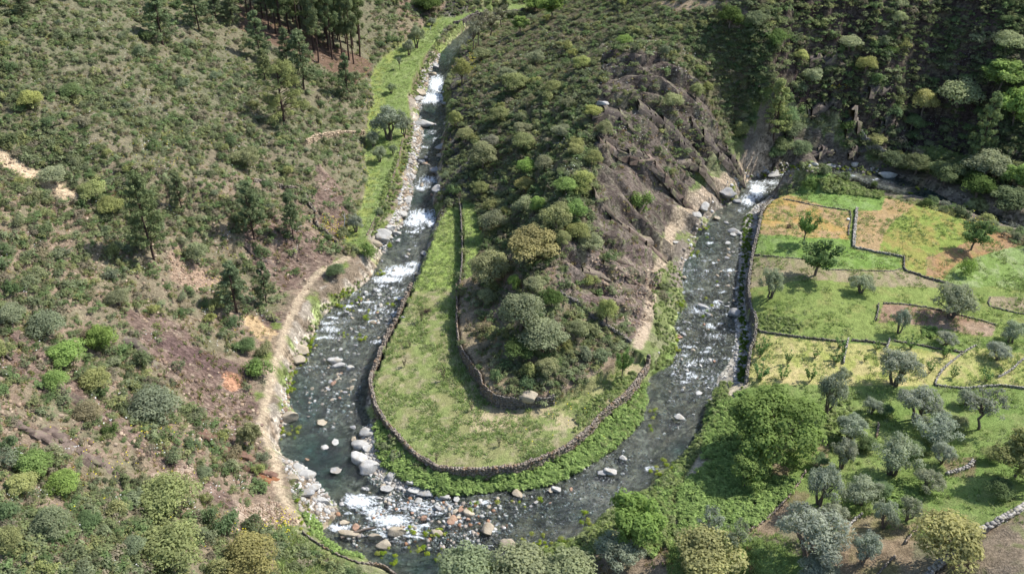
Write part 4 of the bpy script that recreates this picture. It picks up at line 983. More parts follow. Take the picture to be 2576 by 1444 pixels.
for i in range(3):   # fruit trees: open vase, bright leaves
    r = np.random.default_rng(320 + i); lb = []; tr = [limb(r, (0, 0, -.3), (.05, 0, 1.1), .13, .1, 3, .05)]
    for k in range(9):
        a = k * .7 + r.uniform(-.2, .2); R = r.uniform(.9, 1.9); z = r.uniform(2.2, 3.9); e = (math.cos(a) * R, math.sin(a) * R, z)
        tr.append(limb(r, (.05, 0, 1.1), e, .06, .02, 4, .1))
        for s in (.55, .8, 1.02): lb.append((e[0] * s, e[1] * s, 1.1 + (z - 1.1) * s, r.uniform(.3, .58)))
    proto('fruit', lobe_leaves(r, lb, 2100, .2, 1.5, -.9, .7), tr, 4.5, 4.4)
for i in range(3):   # saplings
    r = np.random.default_rng(340 + i); lb = []; tr = []
    for k in range(6):
        a = k * 1.05; e = (math.cos(a) * r.uniform(.3, .75), math.sin(a) * r.uniform(.3, .75), r.uniform(1.0, 1.9)); tr.append(limb(r, (0, 0, -.1), e, .03, .01, 4, .08))
        for s in (.5, .75, 1): lb.append((e[0] * s, e[1] * s, e[2] * s, .17))
    proto('sapling', lobe_leaves(r, lb, 260, .16, 1.6, -1, .9), tr, 1.6, 1.9)
for i in range(2):   # large spreading broadleaf
    r = np.random.default_rng(360 + i); lb = dome_lobes(r, 11, 8.2, 1.0, 70, .75, 1.35, hollow=.62)
    proto('broadleaf', lobe_leaves(r, lb, 13000, .27, 1.6, -.5, .45), spread_limbs(r, lb, (0, 0, -.5), (.1, .1, 1.8), .4, 14), 11, 8.2)
for i in range(3):   # loose bright broadleaf
    r = np.random.default_rng(380 + i); lb = dome_lobes(r, 6.4, 6.6, .8, 38, .5, .95, hollow=.45)
    proto('bright', lobe_leaves(r, lb, 5200, .26, 1.6, -.6, .6), spread_limbs(r, lb, (0, 0, -.5), (0, .1, 1.6), .16, 10), 6.4, 6.6)
for i in range(3):   # grey, half-bare slender trees
    r = np.random.default_rng(400 + i); lb = dome_lobes(r, 4.2, 6.2, 2.0, 26, .3, .6, hollow=.4)
    proto('slender', lobe_leaves(r, lb, 1900, .15, 2.4, -1, .9), spread_limbs(r, lb, (0, 0, -.4), (.1, 0, 2.2), .13, 16), 4.2, 6.2)
for i in range(7):   # shrubs
    r = np.random.default_rng(420 + i); lb = dome_lobes(r, 2.4, 1.35, -.1, 13, .22, .5, hollow=.35)
    V, F, tn = lobe_leaves(r, lb, 900, .12, 1.9, -.5, .6, .8)
    PROTO.setdefault('shrub', []).append((mesh_obj('shrub', V, F, M_LEAF, leaf=tn, link=False).data, None, 2 * np.percentile(np.hypot(V[:, 0], V[:, 1]), 96), 1.5))

NAMES = dict(oak='evergreen_oak', olive='olive_tree', pine='pine_tree', stand_pine='pine_tree', broad_pine='pine_tree', fruit='fruit_tree', sapling='sapling', broadleaf='broadleaf_tree', bright='broadleaf_tree', slender='slender_tree', shrub='shrub')
CATS = dict(oak='oak', olive='olive tree', pine='pine', stand_pine='pine', broad_pine='pine', fruit='fruit tree', sapling='sapling', broadleaf='tree', bright='tree', slender='tree', shrub='shrub')
GRP = dict(oak='evergreen oaks on the slopes', olive='olive trees', pine='scattered pines', stand_pine='pines of the stand at the top', broad_pine='scattered pines', fruit='fruit trees in the plots', sapling='saplings on the terraces', bright='bright green trees', broadleaf='bright green trees', slender='grey slender trees', shrub='shrubs on the hillsides')
# leaf colours (albedo)
OLV = (.150, .165, .118); OAK = (.165, .172, .068); OAKG = (.155, .162, .088); GOLD = (.185, .172, .068); BRT = (.135, .19, .05); PIN = (.082, .102, .048); PINB = (.105, .115, .045)
DKG = (.065, .095, .028); FRU = (.10, .155, .050); GREYC = (.150, .150, .105); WAL = (.108, .152, .040); HOLM = (.095, .112, .055); CIS = (.125, .145, .085); YGR = (.18, .19, .068); GRN = (.090, .125, .055); DRY = (.16, .14, .085)
CNAME = {OLV: 'silver-green', OAK: 'olive-green', OAKG: 'grey-green', GOLD: 'golden', BRT: 'bright green', PIN: 'dark green', PINB: 'yellow-green', DKG: 'dark green', FRU: 'fresh green', GREYC: 'grey', WAL: 'deep green', HOLM: 'dark grey-green', CIS: 'pale grey-green', YGR: 'yellow-green', GRN: 'mid-green', DRY: 'dry brownish'}
KDESC = dict(oak='rounded oak', olive='olive tree', pine='pine', stand_pine='tall bare-stemmed pine', broad_pine='broad old pine', fruit='fruit tree', sapling='sapling', broadleaf='broad spreading tree', bright='leafy tree', slender='half-bare slender tree', shrub='shrub')

def plant(kind, u, v, w_px, h_px, col, label=None, xy=None, desc=None):
    if xy is None: x, y, z, d = [float(a[0]) for a in at(u, v)]
    else:
        x, y = xy; z = float(ground(x, y)); u, v, d = [float(a) for a in project(x, y, z)]
    s = FPX / d
    lst = PROTO[kind]; cd, td, w0, h0 = lst[rnd.randrange(len(lst))]
    w = w_px / s
    if kind in ('oak', 'olive', 'bright', 'broadleaf', 'slender'):      # rounded crowns: depth shows too from above
        tt = h_px / w_px; ca = math.sqrt(max(tt * tt - .325, .09)) / .82; h = max(.66, ca * (.86 if kind == 'oak' else .94)) * w
        if xy is None: v2 = v - max(0, h_px / 2 - ca * w_px * .5 * .82) * .8; x, y, z, d = [float(a[0]) for a in at(u, v2)]
    else: h = max(.35 * w, h_px / (s * .80) - (.14 * w if kind != 'stand_pine' else 0))
    sx, sz = w / w0, h / h0
    k = rnd.uniform(.9, 1.1); lm = .3 * col[0] + .5 * col[1] + .2 * col[2]; col = tuple(q * .92 + lm * .08 for q in col); k *= {'oak': 1.95, 'olive': 1.95, 'slender': 1.8, 'pine': 2.1, 'broad_pine': 2.1, 'stand_pine': 2.0}.get(kind, 1.7); k *= 1.25 if (u > 1880 and v < 420) else 1; cc = (col[0] * k * rnd.uniform(.95, 1.05), col[1] * k, col[2] * k * rnd.uniform(.9, 1.1), 1)  # upper right plants: extra light put into leaf colour, as the slope shades them
    rz = rnd.uniform(0, 6.28)
    if td is None:
        root = bpy.data.objects.new(NAMES[kind], cd); COL.objects.link(root); root.color = cc
    else:
        root = bpy.data.objects.new(NAMES[kind], None); COL.objects.link(root); root.empty_display_size = .3
        c = bpy.data.objects.new('crown', cd); COL.objects.link(c); c.parent = root; c.color = cc
        t = bpy.data.objects.new('trunk', td); COL.objects.link(t); t.parent = root
    root.location = (x, y, z - .05); root.rotation_euler = (0, 0, rz); root.scale = (sx * rnd.uniform(.95, 1.05), sx * rnd.uniform(.95, 1.05), sz)
    root['category'] = CATS[kind]; root['group'] = GRP[kind]
    THINGS.append((root, u, v, desc or f"{CNAME.get(col, 'green')} {KDESC[kind]}", label))
    return root
T = []
def P3(l): return [(k, x / 2 + 1710, y / 2, w / 2, h / 2, c, lab) for k, x, y, w, h, c, lab in l]
def P6(l): return [(k, x / 2 + 1710, y / 2 + 722, w / 2, h / 2, c, lab) for k, x, y, w, h, c, lab in l]
def P2(l): return [(k, x / 2 + 866, y / 2, w / 2, h / 2, c, lab) for k, x, y, w, h, c, lab in l]
def P5(l): return [(k, x / 2 + 866, y / 2 + 722, w / 2, h / 2, c, lab) for k, x, y, w, h, c, lab in l]
def P4(l): return [(k, x / 2, y / 2 + 722, w / 2, h / 2, c, lab) for k, x, y, w, h, c, lab in l]
T += [  # pines of the left side
 ('pine',388,652,86,205,PIN,'tall lone pine with dark cone crown in the middle of the left slope'),('pine',640,602,72,140,PIN,'open pine on bare rock left of the ruined slope wall'),('pine',738,598,48,105,PIN,'small thin pine on bare rock beside the ruined slope wall'),
 ('pine',458,526,44,88,PIN,'small pine up the slope to the right of the tall lone pine'),('pine',597,786,84,130,PIN,'bushy dark pine above the sandy scree and footpath'),('pine',672,766,46,108,PIN,'slim pine right of the bushy pine above the sandy scree'),
 ('broad_pine',717,318,128,150,PINB,'broad old pine with tiered yellow-green crown below the pine stand'),('pine',765,224,72,130,PIN,'dark upright pine just right of the broad old pine'),('pine',655,152,58,108,PIN,'dark pine at the left corner of the pine stand'),('pine',726,186,44,100,PIN,'slender pine standing behind the broad old pine'),
 ('pine',667,200,46,70,PINB,'small pine at the upper left foot of the broad old pine'),('pine',876,256,48,106,PIN,'thin pine between the pine stand and the long meadow'),('pine',410,112,84,112,PIN,'dark bushy pine standing alone at the upper left'),('pine',502,78,66,110,PIN,'dark pine to the upper right of another lone pine'),
 ('pine',60,45,46,60,PIN,'pine at the top left corner of the hillside'),('pine',2456,412,62,160,PIN,'tall pine under the right cliff beside the dark river reach'),('pine',1945,346,70,130,PINB,'pale yellow-green pine at the left side of the dark cliff'),
 ('pine',585,58,50,60,PIN,'bushy pine at the left edge of the pine stand'),('pine',545,50,42,60,PIN,'thin pine left of the stand near the picture top')]
for u, v in [(625,50),(638,52),(660,46),(676,74),(694,86),(712,97),(727,80),(752,100),(756,74),(770,58),(790,126),(801,156),(802,116),(826,123),(836,150),(842,122),(860,138),(878,151),(890,161),(818,96),(780,82),(737,56),(905,142),(700,50),(850,100),(870,110),(888,120),(905,110),(840,80),(820,66),(870,80),(795,50),(900,85),(760,40),(850,55),(880,50),(720,30),(690,25)]:
    T.append(('stand_pine', u, v, rnd.uniform(34, 52), rnd.uniform(125, 165), PIN, None))
T += P2([('olive',228,712,175,185,OLV,'largest olive tree of the long meadow by the river'),('olive',300,690,90,110,OLV,'olive tree hugging the right side of the largest meadow olive'),('olive',148,742,70,85,OLV,'olive tree left below the largest meadow olive'),('olive',180,818,70,82,OLV,'round olive tree by itself below the largest meadow olive'),
 ('olive',247,780,44,54,OLV,'small olive tree at the river side of the long meadow'),('olive',58,1168,80,92,OLV,'small olive tree at the lower end of the long meadow'),('olive',237,472,56,54,CIS,'rounded low bush in the middle of the upper long meadow'),('slender',280,350,34,62,OLV,'young olive with bare stem in the upper long meadow'),
 ('olive',326,282,60,80,OLV,'olive tree leaning at the left edge of the upper meadow'),('olive',366,246,84,110,OLV,'bigger olive tree at the narrow end of the upper meadow'),('olive',442,134,44,44,OLV,'tiny olive tree at the narrow bend of the upper meadow'),
 ('slender',652,266,80,150,GREYC,'grey slender tree at the right bank of the upper river, lower one'),('slender',676,240,84,150,GREYC,'grey slender tree at the right bank of the upper river, second one'),('slender',735,190,100,130,GREYC,'wide grey half-bare tree beside the upper river'),('slender',792,140,90,110,GREYC,'grey half-bare tree under the highest meadow strip'),
 ('bright',1042,102,130,130,BRT,'bright green leafy tree at the picture top centre'),('bright',960,70,110,80,BRT,'bright green leafy tree left of the one at the top centre'),('bright',884,168,96,90,BRT,'bright green bushy tree on the spit close to the grey slender trees'),
 ('oak',430,75,110,100,DKG,'dark green round tree above the highest bend of the meadow'),
 ('oak',592,430,90,140,OAK,'oak on the shaded spit bank by the first rapid'),('oak',690,310,90,75,OAKG,'grey-green bush oak beside the yellow strip of the spit top'),
 ('oak',862,475,140,105,OAK,'large rounded oak in the middle of the upper spit'),('oak',960,335,100,90,OAKG,None),('oak',1195,362,100,64,YGR,'yellow-green flat bush oak high on the spit'),('oak',1408,236,80,70,BRT,'bright green oak on the upper spit right of the middle'),
 ('oak',1248,598,90,80,YGR,'yellow-green oak beside grey boulder near the spit crags'),('oak',1650,555,110,95,OAKG,'pale oak above the dark crags of the spit'),('oak',1310,690,90,90,OAKG,None),('oak',700,850,140,150,OAKG,'grey-green oak above the upper left green strip'),('oak',610,720,90,90,OAKG,None),
 ('oak',905,760,120,105,OAK,None),('oak',915,880,100,95,BRT,None),('oak',1005,875,90,105,OAKG,None),('oak',1205,950,115,105,YGR,'round yellow-green oak at the left edge of the bare slab'),('oak',1255,840,90,95,OAK,None),('oak',1112,985,125,95,BRT,None),('oak',905,975,110,90,GOLD,None),
 ('oak',745,1175,125,135,OAKG,'grey-green oak beside the smaller green strip'),('oak',908,1090,115,115,OAKG,None),('oak',975,1070,90,95,BRT,None),('oak',1065,1165,155,160,OAK,None),('oak',1160,1110,115,115,BRT,'bright green oak on the crest near the bare slab'),('oak',1170,1215,130,115,OAK,None),('oak',1235,1280,125,120,OAKG,None),('oak',1100,1245,85,95,OAK,None),
 ('oak',945,1345,262,205,GOLD,'great golden dome-shaped oak in the middle of the spit'),('oak',738,1440,215,200,OAKG,'great grey-green oak left below the golden dome oak'),('oak',852,1462,72,95,BRT,'small dense bright green oak below the golden dome oak'),('oak',960,1475,112,95,OAKG,None),
 ('shrub',1485,1058,120,132,BRT,'round bright green bush growing alone on the bare slab'),('oak',690,985,90,80,OAK,None),('oak',560,640,70,90,OAK,None),('shrub',122,1310,92,110,BRT,'bright green bush at the lower tip of the long meadow'),
 ('oak',820,420,100,90,OAKG,None),('oak',1050,480,100,80,OAK,None),('oak',780,620,110,90,OAK,None),('oak',900,690,100,80,OAKG,None),('oak',1090,700,100,80,OAKG,None),('oak',1160,790,90,80,OAK,None),('oak',740,760,90,90,GREYC,None)])
T += P5([('oak',890,225,235,235,OAKG,'great grey oak above the inner terrace of the spit'),('oak',1000,320,225,190,OAKG,'wide grey-green oak on the lower spit facing the inner terrace'),('oak',1318,190,110,160,YGR,'pale green cone-shaped oak above the dark tumbled wall'),('oak',712,90,95,100,OAKG,None),('oak',1045,110,100,115,DKG,None),
 ('shrub',760,462,72,68,GRN,'green broom bush at the inner terrace wall'),('oak',1018,455,120,120,OAKG,None),('shrub',922,510,95,80,GRN,None),('oak',880,370,150,120,DKG,None),('oak',1175,260,120,110,OAKG,None),('shrub',1240,250,90,90,OAKG,None),('fruit',1397,460,98,150,FRU,'single fresh green tree with straight trunk near the tip wall'),
 ('bright',1455,1310,280,300,BRT,'bright green leafy tree on the bank below the river bend'),('olive',1380,1410,240,190,OLV,'grey olive tree at the bottom edge near the bright green tree'),('oak',620,1530,310,210,CIS,'grey-green willow at the bottom edge left of the middle'),('oak',900,1535,310,215,OAKG,'dull green willow at the bottom edge in the middle'),('oak',1130,1530,290,230,OAKG,'pale willow at the bottom edge right of the middle')])
T += P3([('fruit',625,1218,122,140,FRU,'smaller fruit tree standing between orange plot and green plot'),('fruit',680,1385,205,175,FRU,'larger fruit tree at the lower edge of the green plot'),('fruit',1465,1256,160,142,FRU,'fruit tree with dark trunk on the brown plot at the right'),('shrub',1440,1378,92,110,BRT,'bright green bush in the pale green plot at the right'),
 ('oak',1215,590,135,150,GOLD,'golden-topped oak low on the dark cliff'),('oak',1390,570,205,190,OAKG,'big grey-green oak on the dark cliff beside a golden one'),('bright',1610,470,220,150,BRT,'bright green tree high on the right edge'),('bright',1670,650,200,210,BRT,'bright green tree on the right edge below another'),('bright',1690,970,150,160,BRT,'bright green tree at the right edge by the dark river'),
 ('oak',245,155,125,130,DKG,'dark round oak at the top near the bare brown field'),('oak',1095,135,85,85,OAKG,None),('oak',300,700,90,100,OAK,'yellowish oak by the dark crags left of the cliff'),('oak',985,745,95,70,OAK,'green bush at the cliff foot by the small wall'),('oak',1090,830,90,80,YGR,None),('oak',1530,920,220,120,OAKG,'dense grey-brown bush hanging over the dark river'),('oak',930,370,110,100,OAK,None),('oak',1640,270,150,120,OAKG,None),('oak',850,260,110,90,OAKG,None),('oak',660,430,110,100,OAKG,None),('oak',80,500,80,90,OAK,None),('oak',480,250,120,110,DKG,None),('oak',380,150,120,100,HOLM,None),
 ('oak',1160,660,110,100,GRN,None),('oak',600,320,80,80,YGR,None),('shrub',820,905,70,60,GRN,'dark bush on the waterside tip of the green nettle plot'),('shrub',975,942,46,46,DKG,'small dark bush beside the long white boulder'),('shrub',1270,1015,60,40,GRN,None),('shrub',1330,1040,50,40,OLV,None),('shrub',1545,1110,90,50,YGR,'yellow flowering bush at the river end of the plots'),('shrub',640,945,80,60,DKG,None)])
T += P6([('olive',455,62,142,170,OLV,'olive tree at the left edge of the green field near the river wall'),('olive',906,36,130,110,OLV,'small pale olive tree in the middle of the green field'),('olive',1362,168,222,200,OLV,'large olive tree on the bare brown plot'),('olive',1100,232,86,130,OLV,'upright small olive tree left below the large brown-plot olive'),('olive',1337,300,112,92,OLV,'bush-like olive tree above the straw terraces'),
 ('olive',1660,284,140,130,OLV,'round olive tree right of the straw terraces'),('olive',1595,374,132,105,OLV,'low spreading olive tree on the green terrace at the right'),('olive',1075,505,205,215,OLV,'dark olive tree at the lower edge of the straw terraces'),('olive',740,645,142,240,OLV,'tall olive tree next to the deep green spreading tree'),('olive',805,505,95,120,OLV,'slim olive tree between straw terrace and deep green spreading tree'),
 ('olive',1185,690,235,225,OLV,'big olive tree on the grass below the dark terrace olive'),('slender',1505,724,200,240,GREYC,'grey half-bare olive on the grass right of the big one'),('olive',850,775,155,150,OLV,None),('olive',812,915,120,175,OLV,None),('olive',1062,955,225,235,OLV,'wide silver olive tree casting a dark shadow in the grove centre'),('olive',1285,800,225,130,OLV,None),('olive',1312,895,125,130,OLV,None),('olive',1240,1035,155,140,OLV,None),
 ('olive',700,1100,190,235,OLV,'silver olive tree at the end of the fern patch'),('olive',900,1105,225,185,OLV,None),('olive',770,1192,140,130,OLV,None),('olive',1020,1210,130,160,OLV,None),('olive',1145,1180,125,150,OLV,None),('olive',645,1375,350,320,OLV,'largest silver olive tree at the bottom right of the ferns'),('olive',916,1396,145,200,OLV,'young olive tree with a thin bare trunk near the bottom'),
 ('slender',145,1292,150,215,OLV,'left one of two grey olives standing in the ferns'),('slender',272,1364,130,230,OLV,'right one of two grey olives beside the ferns'),('oak',1325,1405,330,330,GOLD,'golden oak beside the broad grey corner wall'),('bright',1690,975,270,290,YGR,'open yellow-green oak at the right edge of the grove'),('oak',130,1490,350,230,GOLD,'yellowish tree cut by the bottom edge below the fern patch'),
 ('broadleaf',475,870,470,370,WAL,'deep green spreading tree at the river corner of the terraces'),('bright',330,1020,170,190,BRT,'bright green bush tree rising from the fern patch'),('oak',680,1490,200,160,OLV,None),('oak',1600,1060,150,120,GRN,None)])
for i, (x, y, w, h) in enumerate([(400,352,60,90),(398,458,95,90),(515,462,70,70),(540,385,48,70),(655,472,66,80),(680,355,50,50),(785,372,80,60),(800,302,60,60),(1330,355,60,70),(1255,432,50,62),(1375,452,50,66),(1540,472,70,70),(1610,442,30,50),(1160,305,70,60),(990,312,50,50),(930,372,30,40),(820,340,40,60),(425,315,50,70)]):
    T += P6([('sapling', x, y, w, h, FRU, None)])
for x, y, h in [(390,170,80),(305,400,60),(497,470,80),(780,800,60),(640,620,60),(465,880,60),(330,300,40)]: T += P5([('sapling', x, y, 26, h, DRY, None)])
T += P4([('oak',530,330,150,160,BRT,'bright green oak on the left slope, upper right of a cluster'),('oak',345,410,190,140,BRT,'wide bright green oak in the middle of the left slope cluster'),('oak',290,520,130,130,BRT,'bright green oak at the bottom of the left slope cluster'),('oak',245,260,190,130,CIS,None),('oak',500,525,155,145,YGR,'yellow-green oak at the lower right of the left slope cluster'),('oak',60,200,150,110,CIS,None),
 ('oak',795,692,260,195,CIS,'large pale grey-green bush above the red-brown ledge'),('oak',185,950,190,150,BRT,'brightest green oak low on the left slope'),('oak',330,1035,165,130,BRT,'bright green oak right below the brightest one'),('oak',120,1040,150,120,YGR,None),('oak',850,1160,300,240,YGR,'large dome oak in the middle of the bottom left slope'),('oak',285,1260,200,190,CIS,'pale oak at the bottom left with white blossom beside it'),
 ('oak',870,1430,330,210,YGR,'wide yellow-green oak at the bottom left edge'),('oak',680,1350,130,120,CIS,None),('oak',1280,1440,290,240,GOLD,'golden oak at the bottom beside the small meadow'),('shrub',1150,1230,140,150,GRN,'green bush beside the golden oak at the bottom'),('shrub',1310,430,140,110,BRT,'bright green bush directly above the riverside footpath'),('bright',1268,812,125,160,OAKG,'small grey-green tree beside the footpath at the deep pool'),('oak',1250,330,100,90,GRN,None),
 ('shrub',975,815,95,80,GRN,'green bush beside the red-brown rock ledge'),('shrub',560,745,90,95,DKG,None),('oak',455,680,150,130,DRY,None),('oak',60,1330,140,170,OAK,None),('oak',450,1220,130,110,GRN,None),('oak',1035,960,80,50,CIS,None),('shrub',1060,1180,110,120,GRN,None),('oak',600,100,130,110,OAKG,None)])
T += P6([('oak',1030,650,90,80,GRN,None),('oak',940,830,110,80,GRN,None),('oak',1180,850,110,80,GRN,None),('oak',1010,1060,120,80,GRN,None),('oak',700,900,90,80,GRN,None),('oak',1400,720,100,80,OAKG,None),('oak',1560,880,110,80,OAK,None),('olive',1440,600,110,100,OLV,None),('olive',960,640,100,95,OLV,None)])
T += [('oak',1968,386,60,50,HOLM,None),('oak',1988,352,62,56,HOLM,None),('oak',1952,402,50,42,GRN,None),('oak',2012,398,60,42,HOLM,None),('oak',1972,320,66,60,GRN,None)]
T += [('oak',2300,448,80,58,HOLM,'dark bush oak on the shaded bank at the bend of the far river'),('oak',2375,474,90,62,HOLM,'dark bush oak leaning over the dark river reach, middle one'),('oak',2455,505,90,64,DKG,'dark bush oak leaning over the dark river reach, beside pine'),('oak',2530,540,96,66,HOLM,'dark bush oak over the dark river at the right edge'),('oak',2250,425,60,46,HOLM,'small dark bush oak under the cliff at the far bend')]
T += [('oak',82,276,62,46,YGR,'round yellow-green bush at the upper left'),('oak',240,508,72,56,YGR,'yellow-green oak left of the small pine on the left slope'),('oak',622,425,72,60,OAKG,'grey rounded oak on the left slope under the pine stand'),('oak',500,668,62,68,CIS,'grey-green oak on scree right of the tall lone pine'),('oak',282,545,64,46,YGR,None),('oak',140,470,70,50,OAKG,None),('oak',180,255,60,45,GRN,None),('oak',845,700,50,34,GRN,'low spreading bush beside the footpath end'),('oak',1075,30,60,50,DKG,None)]
for k, u, v, w, h, c, lab in T: plant(k, u, v, w, h, c, lab)

# ------------------------------------------------------------------ shrubs that can be told apart (the larger ones)
sx_ = np.array([t[0].location.x for t in THINGS]); sy_ = np.array([t[0].location.y for t in THINGS])
PATHS = []
for pl in (PATH_L, PATH_R, TRACK, PATH_B):
    a = smooth_line(pl, 3); x, y, z, d = at(a[:, 0], a[:, 1]); PATHS.append(np.stack([x, y], 1))
def hill_ok(x, y):
    ok = np.ones(x.shape, bool)
    for p in PATHS: ok &= dist_line(x, y, p) > 1.5
    for p, z in ((SPIT_MEADOW, 2.2), (SPIT_STRIP, 2.2), (SPIT_STRIP_UP, 3.6), (STRIP, 2.6), (STRIP_TOP, 2.8), (FIELDS, 2.8)): ok &= ~inside(x, y, W(p, z))
    ok &= ~inside(x, y, WATER) & ((dist_line(x, y, WATER, True) > 3.0) | ((x < 6) & (x > -25) & (y > 128) & (dist_line(x, y, WATER, True) > .9) & (project(x, y, 0 * x)[0] > 1085)))
    return ok
def nat(x, y, key): return np.interp(x, XS, IX).astype(int).clip(0, len(XS) - 1), np.interp(y, YS, IY).astype(int).clip(0, len(YS) - 1)
BARE = [[(320,870),(600,900),(690,960),(680,1040),(560,1060),(420,990)],[(0,1000),(200,1050),(420,1170),(400,1240),(180,1140),(0,1090)],[(1149,690),(1200,690),(1200,800),(1215,900),(1250,990),(1300,1000),(1400,990),(1400,1030),(1240,1030),(1190,960),(1150,880)],[(1395,1014),(1480,985),(1545,935),(1590,905),(1560,890),(1480,960)],[(560,1240),(720,1230),(760,1330),(560,1330)],[(590,780),(720,820),(700,900),(600,860)],[(700,600),(860,640),(720,720),(640,700)],[(1520,330),(1720,510),(1670,620),(1620,680),(1540,560),(1500,420)],[(650,930),(700,940),(690,1230),(640,1090)],[(400,640),(560,690),(480,740),(410,700)],[(380,1180),(500,1170),(500,1260),(380,1260)],[(620,10),(900,160),(880,190),(640,90)],[(1640,0),(1800,0),(1820,14),(1700,30)]]
def density(x, y):
    u, v, d = project(x, y, ground(x, y))
    dn = .35 + .65 * sstep(.38, .6, fbm(x * .13, y * .13, 501))
    left = (u < 1100) & (x < -8)
    dn = np.where(left, dn * (.62 + .75 * sstep(700, 380, v) + .25 * sstep(900, 1150, v) * (u < 420)), dn)
    dn = np.where(~left, np.minimum(1, dn * 1.5 + .1), dn)
    dn = np.where(~left & (v > 620), dn * .5, dn)
    for p in BARE: dn = np.where(inside(u, v, p), dn * .16, dn)
    dn = np.where((u > 1480) & (v > 930), 0, dn)
    i, j = nat(x, y, 0)
    dn = np.where(M_CLIFF[j, i], dn * .38, dn)
    dn = np.where(M_SLAB[j, i], dn * .13, dn); dn = np.where(M_RL[j, i], dn * .38, dn)
    return dn, u, v
placed = 0; tries = 0; pts = []
def tone(u, v, left, right):
    if right: return rnd.choices([HOLM, GRN, OAKG, DKG, OAK, CIS], [4, 3, 3, 3, 2, 1])[0]
    if left:
        if v < 420: return rnd.choices([GRN, CIS, OAKG, YGR, HOLM, DRY], [4, 3, 4, 2, 2, 1])[0]
        return rnd.choices([CIS, OAKG, GRN, YGR, DRY, OAK, HOLM], [4, 4, 3, 2, 2, 2, 1])[0]
    return rnd.choices([OAKG, OAK, GRN, CIS, YGR, HOLM, DRY], [4, 4, 2, 3, 2, 2, 1])[0]
while placed < 285 and tries < 20000:
    tries += 1
    u, v = rnd.uniform(-20, 2596), rnd.uniform(-10, 1460)
    if 600 < u < 940 and v < 170: continue
    x, y, z, d = at(u, v)
    if not hill_ok(x, y)[0] or d[0] > 330: continue
    dn, _, _ = density(x, y)
    if rnd.random() > dn[0]: continue
    left = u < 1100; right = (u > 1880 and v < 600)
    w = rnd.uniform(1.5, 2.9) * (1.15 if right else 1)
    if pts and np.min(np.hypot(np.array(pts)[:, 0] - x[0], np.array(pts)[:, 1] - y[0])) < 2.2: continue
    if np.min(np.hypot(sx_ - x[0], sy_ - y[0])) < 2.0: continue
    pts.append((x[0], y[0])); s = FPX / d[0]
    plant('shrub', u, v, w * s, w * s * rnd.uniform(.6, .95), tone(u, v, left, right), None, (float(x[0]), float(y[0]))); placed += 1
# ------------------------------------------------------------------ uncountable cover: scrub, grass, ferns, flowers, pebbles
def cover(name, templates, X, Y, Zs, S, SZ, cols, mat=M_COVER):
    """Many small plants as one mass."""
    VV, FF, LL, CC = [], [], [], []; off = 0
    pick = RNG.integers(0, len(templates), len(X)); ang = RNG.uniform(0, 6.28, len(X))
    for t, (TV, TF, TL) in enumerate(templates):
        m = np.where(pick == t)[0]
        if not len(m): continue
        ca, sa = np.cos(ang[m])[:, None], np.sin(ang[m])[:, None]
        vx = (TV[None, :, 0] * ca - TV[None, :, 1] * sa) * S[m][:, None] + X[m][:, None]
        vy = (TV[None, :, 0] * sa + TV[None, :, 1] * ca) * S[m][:, None] + Y[m][:, None]
        vz = TV[None, :, 2] * SZ[m][:, None] + Zs[m][:, None]
        VV.append(np.stack([vx, vy, vz], -1).reshape(-1, 3))
        FF.append((TF[None] + (np.arange(len(m)) * len(TV))[:, None, None]).reshape(-1, TF.shape[1]) + off)
        LL.append(np.tile(TL, len(m))); CC.append(np.repeat(cols[m], len(TV), 0)); off += len(m) * len(TV)
    o = mesh_obj(name, np.concatenate(VV), np.concatenate(FF), mat, leaf=np.concatenate(LL), col=np.concatenate(CC))
    return tag(o, kind='stuff')
def tmpl(seed, n, W_, H, lob, r0, r1, size, asp=1.8, low=-.5):
    r = np.random.default_rng(seed); lb = dome_lobes(r, W_, H, -.05, lob, r0, r1, hollow=.3)
    return lobe_leaves(r, lb, n, size, asp, low, .7, 1.1)
def blades(seed, n, R, h, w, lean=.5):
    r = np.random.default_rng(seed); a = r.uniform(0, 6.28, n); rr = R * np.sqrt(r.random(n)); bx, by = rr * np.cos(a), rr * np.sin(a)
    d = r.uniform(0, 6.28, n); hh = h * r.uniform(.6, 1.2, n); lx, ly = np.cos(d) * lean * hh, np.sin(d) * lean * hh; px, py = -np.sin(d) * w / 2, np.cos(d) * w / 2
    V = np.stack([np.stack([bx - px, by - py, 0 * bx - .03], 1), np.stack([bx + px, by + py, 0 * bx - .03], 1), np.stack([bx + lx + px * .3, by + ly + py * .3, hh], 1), np.stack([bx + lx - px * .3, by + ly - py * .3, hh], 1)], 1)
    return V.reshape(-1, 3), np.arange(4 * n).reshape(-1, 4), np.repeat(r.random(n), 4)
SCR = [tmpl(600 + i, 190, 2.3, .95, 9, .18, .42, .15) for i in range(8)]
# scrub: sample evenly over the picture's hillsides, weighted by density
N_ = 110000
u = RNG.uniform(-220, 3050, N_); v = RNG.uniform(-40, 1520, N_)
x, y, z, d = at(u, v)
keep = hill_ok(x, y) & (d < 400) & (z > -1)
x, y, z, u, v, d = [a[keep] for a in (x, y, z, u, v, d)]
dn, _, _ = density(x, y)
stand = inside(u, v, [(600,-40),(940,-40),(940,170),(900,200),(760,150),(600,80)])
dn = np.where(stand, dn * .25, dn)
right = (u > 1880) & (v < 620)
wgt = dn * np.clip((d / 150) ** 1.0, .5, 2)
keep = RNG.random(len(x)) < np.where(right, .66, np.where(u < 1100, .64, .95)) * wgt
x, y, z, u, v, d, right = [a[keep] for a in (x, y, z, u, v, d, right)]
pal = np.array([(.095,.134,.052), (.13,.15,.078), (.122,.142,.062), (.16,.168,.066), (.09,.105,.052), (.15,.13,.088), (.14,.15,.064)]); pr = np.array([.18, .22, .24, .07, .10, .12, .07]); 
